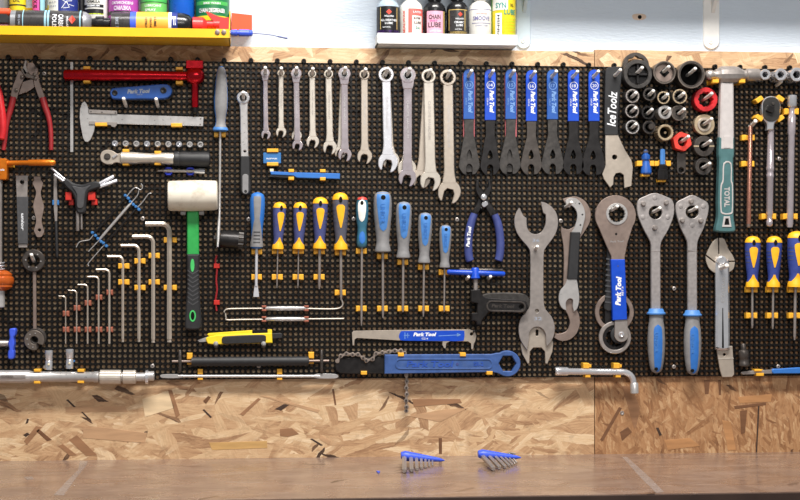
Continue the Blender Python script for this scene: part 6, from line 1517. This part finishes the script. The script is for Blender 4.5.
for x in (217.4, 223.8):
    part(t, 'bolt', MB().ylathe(x, 32, [(-Yf + .0008, 2.5), (-Yf + .003, 2.5), (-Yf + .0036, 1.8), (-Yf + .0036, 0)], 16), 'steel_brown')
ZF = zl0 + .002
mat('can_grey', (150, 152, 156), .35, .5, .06, 60)
mat('label_yellow', (238, 214, 44), .4, 0, .05, 60)
mat('label_pink', (226, 84, 160), .4, 0, .05, 60)
mat('label_navy', (38, 52, 128), .4, 0, .06, 60)
mat('label_lime', (204, 226, 40), .4, 0, .05, 60)
mat('label_purple', (166, 66, 160), .4, 0, .06, 60)
mat('label_green', (104, 186, 92), .4, 0, .06, 60)
mat('can_blue', (22, 92, 196), .3, 0, .06, 60)
mat('label_darkgreen', (24, 116, 66), .4, 0, .06, 60)
mat('label_midgreen', (74, 176, 84), .4, 0, .06, 60)
mat('label_orange', (244, 174, 62), .38, 0, .05, 60)
mat('label_black', (30, 29, 31), .35, 0, .1, 60)
mat('label_charcoal', (66, 64, 64), .28, .3, .08, 60)
mat('label_paleblue', (150, 196, 212), .4, 0, .05, 60)
mat('box_orange', (232, 84, 44), .45, 0, .06, 40)
mat('trigger_red', (228, 52, 48), .35, 0, .05, 60)
mat('bottle_purple', (86, 50, 130), .3, 0, .06, 60)
mat('bottle_white', (238, 236, 228), .4, 0, .04, 60)
mat('label_rose', (226, 168, 190), .4, 0, .06, 60)
mat('label_coral', (236, 106, 98), .4, 0, .06, 60)
mat('label_gold', (214, 184, 110), .4, .2, .06, 60)
mat('bottle_pale', (222, 220, 214), .4, 0, .04, 60)
mat('print_teal', (28, 140, 128), .4, 0, .05, 60)
mat('print_black', (24, 24, 28), .4, 0, .05, 60)
mat('print_violet', (120, 118, 160), .4, 0, .05, 60)
mat('diamond_red', (226, 74, 56), .4, 0, .05, 60)
mat('clear_shoulder', (168, 184, 198), .15, 0, .05, 60)
UP = Vector((0, 0, 1)); NF = Vector((0, -1, 0))
def stand(name, label, x0, x1, Y, body, cat='spray can', height=.19, prof=None, bands=(), texts=(), cap=None, group='spray cans on the yellow shelf', zf=None, parts=()):
    """upright round container between pixel columns x0..x1 seen at its front plane Y"""
    zf = ZF if zf is None else zf
    xa, xb = at(x0, 10, Y).x, at(x1, 10, Y).x
    R = (xb - xa) / 2; O = Vector(((xa + xb) / 2, Y, zf))
    t = thing(name, label, cat, O, group)
    pf = prof(R, height) if prof else [(0, R * .9), (.003, R), (height - .03, R), (height - .02, R * .92), (height - .012, R * .7), (height - .01, R * .5), (height, R * .45)]
    part(t, 'body', MB().cyl(O, UP, pf, 28), body)
    if cap: part(t, 'cap', MB().cyl(O, UP, [(height - .012, cap[1] * R), (height + cap[2], cap[1] * R), (height + cap[2] + .003, cap[1] * R * .8)], 20), cap[0])
    for (z0, z1, a0, a1, m_) in bands:
        vs = []; fs = []; n = 12
        for q in (R + .0003, R + .0001):
            for zz in (z0, z1):
                for k in range(n + 1):
                    th = a0 + (a1 - a0) * k / n
                    vs.append(O + UP * zz + Vector((sin(th) * q, -cos(th) * q, 0)))
        for k in range(n): fs.append((k, k + 1, n + 2 + k, n + 1 + k))
        part(t, 'label', MB().add(vs[:2 * (n + 1)], fs), m_)
    for (s, z, w, hh, ang, m_, turn) in texts:
        part(t, 'lettering', tcyl(MB(), s, O, UP, R + .0003, z, w, hh, ang, .02, turn), m_, smooth=0)
    return t, O, R
def zpx(py, Y, px=100): return at(px, py, Y).z - ZF   # height above the tray floor seen at row py
YB = YW - .037                                    # back row of cans: axis plane
zz = lambda py: zpx(py, YB - .025)
A_ = pi * .5
stand('spray_can', 'grey can at the far end of the yellow shelf', -14, 8.4, YB, 'can_grey')
stand('spray_can', 'yellow can with a thin dark stripe beside the grey can', 9.4, 26, YB, 'label_yellow', bands=[(zz(6), zz(4.6), -A_, A_, 'label_black')], texts=[('OIL', zz(1), .014, .006, 0, 'print_black', False)])
stand('spray_can', 'slim black can with a pink label', 32.4, 45.4, YB, 'label_black', bands=[(zz(11), zz(-20), -1.2, .2, 'label_pink'), (zz(11), zz(-20), .35, 1.3, 'label_paleblue')], texts=[('BIKE', zz(2), .022, .008, -.45, 'print_black', True)])
t, O, R = stand('spray_can', 'can with a navy label and pale side showing a bicycle drawing', 47.6, 78, YB, 'bottle_white', bands=[(zz(12), zz(-20), -.18, 1.5, 'label_navy'), (zz(11), zz(5), -1.45, -1.0, 'label_yellow')], texts=[('MULTI', zz(3), .018, .004, -.6, 'print_grey', False), ('SPRAY', zz(7), .018, .004, -.6, 'print_grey', False)])
mb = MB()
for (a0, q0, a1, q1) in ((.05, 9, .35, 2), (.35, 2, .55, 8), (.55, 8, .15, 9), (.35, 2, .75, 1), (.5, 5, .9, 6), (.1, 1, .45, 4)):
    P0 = O + UP * zz(q0) + Vector((sin(a0), -cos(a0), 0)) * (R + .0006); P1 = O + UP * zz(q1) + Vector((sin(a1), -cos(a1), 0)) * (R + .0006)
    mb.tube3([P0, P1], [.0007, .0007], 5)
part(t, 'line_drawing', mb, 'print_white')
stand('spray_can', 'slim black can hidden between the navy and white labels', 78.6, 84.4, YB, 'label_black')
stand('spray_can', 'white can with black bands and a lime stripe', 84.6, 108, YB, 'bottle_white', bands=[(zz(14), zz(8.6), -A_, .75, 'label_black'), (zz(7), zz(4), -A_, .75, 'label_black'), (zz(13.9), zz(13.1), -.8, .75, 'label_lime')], texts=[('FORMULA', zz(1.2), .028, .006, -.2, 'print_black', False), ('PREMIUM', zz(5.4), .026, .0036, -.2, 'print_white', False)])
stand('spray_can', 'can with a purple label and white lettering', 108.4, 138.6, YB, 'label_purple', bands=[(zz(14), zz(10.6), -A_, A_, 'label_black')], texts=[('СИЛИКОНОВАЯ', zz(2.6), .044, .006, 0, 'print_white', False), ('СМАЗКА', zz(7.8), .034, .0085, 0, 'print_white', False)])
stand('spray_can', 'can with a light green label beside the purple one', 140.4, 167.4, YB, 'label_black', bands=[(zz(12), zz(1.6), -1.3, 1.3, 'label_green'), (zz(.8), zz(-14), -1.3, 1.3, 'label_midgreen')], texts=[('LUBRICANT', zz(4.6), .034, .005, 0, 'print_white', False), ('SPRAY', zz(9), .022, .005, -.2, 'print_white', False)])
stand('spray_can', 'plain bright blue can', 168.6, 194.6, YB, 'can_blue')
stand('spray_bottle', 'green degreaser can with white lettering beside the red trigger', 195.4, 229.4, YB + .0, 'label_darkgreen', cat='spray can', bands=[(zz(3.4), zz(-.4), -1.1, 1.1, 'label_midgreen'), (zz(19), zz(14.4), -A_, A_, 'label_yellow'), (zz(-4), zz(-16), -1.2, 1.2, 'label_black')], texts=[('BIKE WASH', zz(1.8), .034, .004, 0, 'print_white', False), ('CHAIN DEGREASER', zz(9), .056, .0085, 0, 'print_white', False)])

# cans lying along the front
YL = Yf + .0265
AX = Vector((1, 0, 0))
def lying(name, label, x0, cat, segs, R_, texts=(), cy=19.2, group='cans lying in the yellow tray'):
    O = at(x0, cy, YL)
    O.z = ZF + R_ + .0008
    t = thing(name, label, cat, (O.x, YL, ZF), group)
    X = lambda px: at(px, cy, YL).x - O.x
    for (nm, m_, pr) in segs:
        part(t, nm, MB().cyl(O, AX, [(X(px), r * R_) for px, r in pr], 28), m_)
    for (s, px, w, hh, ang, m_) in texts:
        part(t, 'lettering', tcyl(MB(), s, O, AX, R_ + .0003, X(px), w, hh, ang, .02), m_, smooth=0)
    return t, O, X
R1 = .0245
t, O, X = lying('spray_can', 'charcoal polish can lying with its grey dome toward the orange can', 11, 'spray can', [('base_cap', 'can_grey', [(11, .8), (12, .97), (17, .97), (17.4, .9)]), ('body', 'label_charcoal', [(17, .96), (17.3, 1), (83.6, 1), (84, .96)]), ('band', 'label_paleblue', [(24, .99), (24.1, 1.012), (24.9, 1.012), (25, .99)]), ('band', 'label_paleblue', [(45.6, .99), (45.7, 1.012), (47.6, 1.012), (47.7, .99)]), ('band', 'label_paleblue', [(48.6, .99), (48.7, 1.012), (50.6, 1.012), (50.7, .99)]), ('band', 'label_paleblue', [(80.6, .99), (80.7, 1.012), (82, 1.012), (82.1, .99)]), ('dome', 'can_grey', [(83.8, .96), (86, .92), (89, .78), (91.4, .56), (92.4, .3)]), ('nozzle', 'black_gloss', [(91.6, .42), (95.6, .46), (96, .6), (104, .62), (104.4, .5), (110, .5), (110.4, .3)])], R1,
    [('CARBON', 62.4, .034, .0095, .1, 'print_white'), ('POLISH', 56, .034, .0085, .1, 'print_white'), ('WILLARD', 68.8, .026, .004, .1, 'print_white'), ('BIKE CARE', 21, .02, .004, -.1, 'print_grey')])
dm = MB()
ca = O + AX * X(73.6)
vs = []
for (da, dx) in ((-.34, 0), (0, .0068), (.34, 0), (0, -.0068)):
    th = -.15 + da
    vs.append(ca + AX * dx + Vector((0, -cos(th), -sin(th))) * (R1 + .0012))
part(t, 'emblem', dm.add(vs, [(0, 1, 2, 3)]), 'diamond_red', smooth=0)
R2 = .0245
t, O, X = lying('spray_can', 'orange lubricant can lying with a red nozzle', 112, 'spray can', [('base', 'label_charcoal', [(111.6, .8), (112.4, .97), (130.8, .99), (131, .95)]), ('band', 'hexset_blue', [(130.8, .9), (131, 1.004), (136.8, 1.004), (137, .9)]), ('body', 'label_orange', [(136.8, .95), (137, 1), (169, 1), (169.2, .95)]), ('band', 'bottle_white', [(168.8, .9), (169, 1), (172, 1), (172.2, .9)]), ('band', 'label_navy', [(172, .9), (172.1, 1.002), (178, 1.002), (178.2, .9)]), ('dome', 'black_gloss', [(178, .98), (184, .96), (189, .82), (192, .6), (193, .4)]), ('nozzle', 'trigger_red', [(192.6, .6), (193, .66), (203, .66), (205.4, .5), (207, .36)])], R2,
    [('CITRUS', 147, .022, .0045, .0, 'print_black'), ('STRONG', 151.6, .022, .004, .0, 'print_black'), ('LUBE', 156, .02, .0045, -.1, 'print_black'), ('BIKE 7', 118, .02, .006, 0, 'print_grey'), ('F', 174.4, .018, .008, -.2, 'print_white')])
# red trigger head
t = thing('trigger_head', 'red plastic spray trigger head lying beside the bolts', 'trigger', (at(216, 28, YL).x, YL, ZF))
def slab(pts, Y0, Y1, bevel=0):
    a = [at(x, y, Y0) for x, y in pts]; n = len(a)
    vs = a + [Vector((p.x, Y1, p.z)) for p in a]
    fs = [tuple(range(n)), tuple(range(2 * n - 1, n - 1, -1))] + [(i, (i + 1) % n, n + (i + 1) % n, n + i) for i in range(n)]
    return MB().add(vs, fs)
part(t, 'trigger', slab(cr([(206.4, 12.4), (208.6, 12), (216.4, 15.6), (225, 17.6), (228.6, 17.4), (228.8, 24), (227.4, 33.4), (217, 33.4), (215.6, 24), (212.4, 20)], 3), YL - .006, YL + .010), 'trigger_red', smooth=.5)
part(t, 'barrel', MB().cyl(at(207, 24.6, YL), AX, [(0, .0075), (.012, .0075), (.0125, .0095), (.024, .0095)], 18), 'trigger_red')
part(t, 'nozzle_ball', MB().cyl(at(210.6, 24, YL - .011), NF, [(0, .0034), (.002, .0036), (.004, .0022)], 14), 'bottle_white')
# brush and orange tube at the far end
t = thing('brush', 'dark bristled brush with an orange-red handle on the tray', 'brush', (at(-6, 20, YL).x, YL, ZF))
part(t, 'handle', MB().cyl(at(-40, 11.6, YL), AX, [(0, .008), (.092, .008), (.096, .004)], 16), 'box_orange')
part(t, 'bristles', slab([(-20, 13.4), (6, 14), (14.6, 20.4), (12, 22.6), (-20, 22)], YL - .014, YL + .010), 'black_rubber', smooth=0)
part(t, 'ferrule', MB().cyl(at(-40, 26, YL), AX, [(0, .008), (.094, .008), (.096, .006)], 16), 'label_rose')

# orange box and blue-handled driver at the end of the tray
t = solo('tool_box', 'flat orange box hanging at the end of the yellow tray', 'box', slab([(231.6, 12.8), (252, 15), (252, 29.4), (231.6, 30)], YW - .030, YW), 'box_orange', smooth=0)
t = thing('probe_driver', 'blue-handled driver with a long thin bent wire tip', 'screwdriver', at(242, 36, Yf + .02))
Yd = Yf + .022
O = at(230.4, 32.6, Yd); e = at(252.6, 33.2, Yd); L_ = (e - O).length
part(t, 'handle', MB().cyl(O, e - O, [(0, .003), (.0015, .0054), (.012, .0066), (.013, .0052), (.016, .0052), (.017, .0068), (.036, .0068), (.037, .0056), (L_ - .002, .0062), (L_, .004)], 10), 'hexset_blue', smooth=.4)
part(t, 'shank', MB().cyl(at(226, 32.4, Yd), e - O, [(0, .0025), (.012, .0025)], 10), 'steel_bright')
part(t, 'wire', MB().tube3([at(252, 33.2, Yd), at(262, 34, Yd), at(273, 35.2, Yd), at(278, 36.6, Yd)], [.0009] * 4, 8).tube3([at(277.6, 36.4, Yd), at(287.6, 38.4, Yd)], [.0016, .0019], 8), 'handle_navy')

# ------------------------------------------------------------ white shelf and its bottles
DW = .066
Yw = YW - DW
z0 = at(450, 44.4, Yw).z; z1 = at(450, 34, Yw).z
xa, xb = at(377.6, 40, Yw).x, at(517, 40, Yw).x
t = thing('bottle_shelf', 'small white shelf tray holding six bottles', 'shelf', ((xa + xb) / 2, YW, z0))
part(t, 'tray_floor', MB().wbox(xa, xb, Yw, YW, z0, z0 + .003), 'shelf_white', smooth=0)
part(t, 'front_lip', MB().wbox(xa, xb, Yw - .002, Yw, z0, z1), 'shelf_white', smooth=0)
for x in (xa, xb - .002): part(t, 'end_panel', MB().wbox(x, x + .002, Yw, YW, z0, z1), 'shelf_white', smooth=0)
zf = z0 + .003
YC = YW - .034
def zq(py): return at(450, py, YC - .022).z - zf
def bot(h1):   # shoulder profile
    return lambda R, H: [(0, R * .92), (.003, R), (zq(h1), R), (zq(h1) + .006, R * .93), (zq(h1) + .012, R * .74), (zq(h1) + .016, R * .5), (zq(h1) + .03, R * .48)]
def bottle(label, x0, x1, body, h1, cap, bands, texts, H=None):
    return stand('bottle', label, x0, x1, YC, body, 'bottle', zq(h1) + .03, bot(h1), bands, texts, cap, 'bottles on the white shelf', zf)
def emblem(t, O, R, py, ang, size=.0055):
    vs = []
    for (du, dv) in ((0, size), (size, 0), (0, -size), (-size, 0)):
        th = ang + du / R; vs.append(O + UP * (zq(py) + dv) + Vector((sin(th), -cos(th), 0)) * (R + .0009))
    part(t, 'emblem', MB().add(vs, [(0, 1, 2, 3)]), 'diamond_red', smooth=0)
FULL = 1.45
t, O, R = bottle('purple bottle with a black label and red diamond emblem', 376.6, 399.4, 'clear_shoulder', 7, ('bottle_purple', .52, .012), [(zq(36), zq(7), -FULL, FULL, 'label_black'), (zq(36), zq(31), -FULL, FULL, 'bottle_purple'), (zq(30), zq(8), .75, .82, 'label_gold'), (zq(30), zq(8), -.82, -.75, 'label_gold')], [('WILLARD', zq(17), .020, .0032, 0, 'print_white', False), ('ALL-WEATHER', zq(21), .034, .0042, 0, 'print_white', False), ('LUBE', zq(24), .016, .0042, 0, 'print_white', False), ('NATURAL', zq(28), .016, .0022, -.2, 'print_white', False)])
emblem(t, O, R, 12.8, 0)
t, O, R = bottle('white bottle with coral red label and vertical red lettering', 399.8, 422.6, 'bottle_white', 7.6, ('bottle_white', .34, .02), [(zq(33), zq(9), -.35, 1.35, 'label_coral'), (zq(33.6), zq(16), .0, 1.0, 'bottle_white')], [('SEALWAX', zq(22), .046, .0055, -.75, 'diamond_red', True), ('LATEX', zq(12.4), .02, .004, .5, 'print_white', False), ('SUPER', zq(18.6), .016, .004, .45, 'print_black', False), ('LUBE', zq(23), .016, .005, .5, 'print_black', False), ('2x', zq(28), .01, .005, .5, 'print_teal', False)])
t, O, R = bottle('black bottle with a pink and black splashed label', 423.4, 445.6, 'black_gloss', 8.4, ('label_black', .6, .02), [(zq(34), zq(11), -.85, .72, 'label_rose'), (zq(34), zq(11), .78, .95, 'label_gold')], [('CHAIN', zq(17), .024, .009, -.1, 'label_black', False), ('LUBE', zq(25), .026, .01, -.1, 'label_black', False), ('WET', zq(21), .016, .004, -.2, 'label_pink', False), ('LONG RIDE', zq(31), .024, .004, 0, 'print_white', False)])
t, O, R = bottle('black bottle with gold-edged label and red diamond emblem', 446.4, 468, 'black_gloss', 7.6, ('label_black', .58, .02), [(zq(36), zq(9.6), -1.0, 1.0, 'label_charcoal'), (zq(34), zq(31), -1.0, 1.0, 'label_gold'), (zq(9.8), zq(9), -1.0, 1.0, 'label_gold'), (zq(30), zq(9), .6, .68, 'label_gold'), (zq(30), zq(9), -1.0, -.92, 'label_gold')], [('WILLARD', zq(18.4), .018, .003, 0.1, 'print_white', False), ('CERAMIC', zq(22), .020, .0042, .05, 'print_white', False), ('LUBE', zq(25), .014, .004, .1, 'print_white', False), ('NATURAL', zq(29), .014, .002, 0, 'print_white', False)])
emblem(t, O, R, 14, .15, .0045)
t, O, R = bottle('pale cream bottle with violet-grey lettering', 468.6, 491.4, 'bottle_pale', 7.6, ('bottle_pale', .56, .02), [(zq(8.8), zq(8.2), -FULL, FULL, 'print_violet'), (zq(22.8), zq(22.2), -.9, .9, 'print_violet')], [('SMOOVE', zq(17.6), .036, .0085, 0, 'print_violet', False), ('UNIVERSAL', zq(13), .024, .0022, 0, 'label_coral', False), ('CHAIN LUBE', zq(25), .026, .0022, 0, 'print_violet', False)])
t, O, R = stand('spray_can', 'yellow can with teal lettering at the end of the white shelf', 491.8, 515.6, YC, 'label_yellow', 'can', .16, None, [(0, .15, -1.9, -1.36, 'label_midgreen'), (zq(36), zq(12), -.9, -.32, 'bottle_white'), (zq(9), zq(-20), -1.3, .2, 'bottle_pale')] + [(zq(y + .7), zq(y), -.1, 1.1, 'label_lime') for y in (17, 20, 23, 26, 29, 32)], [('SYN', zq(4.4), .022, .011, -.42, 'print_teal', False), ('LUBE', zq(11), .026, .0105, .4, 'print_teal', False), ('FINISH', zq(24), .040, .005, -.6, 'print_black', True), ('XL', zq(4), .009, .006, .55, 'print_black', False)], None, 'bottles on the white shelf', zf)
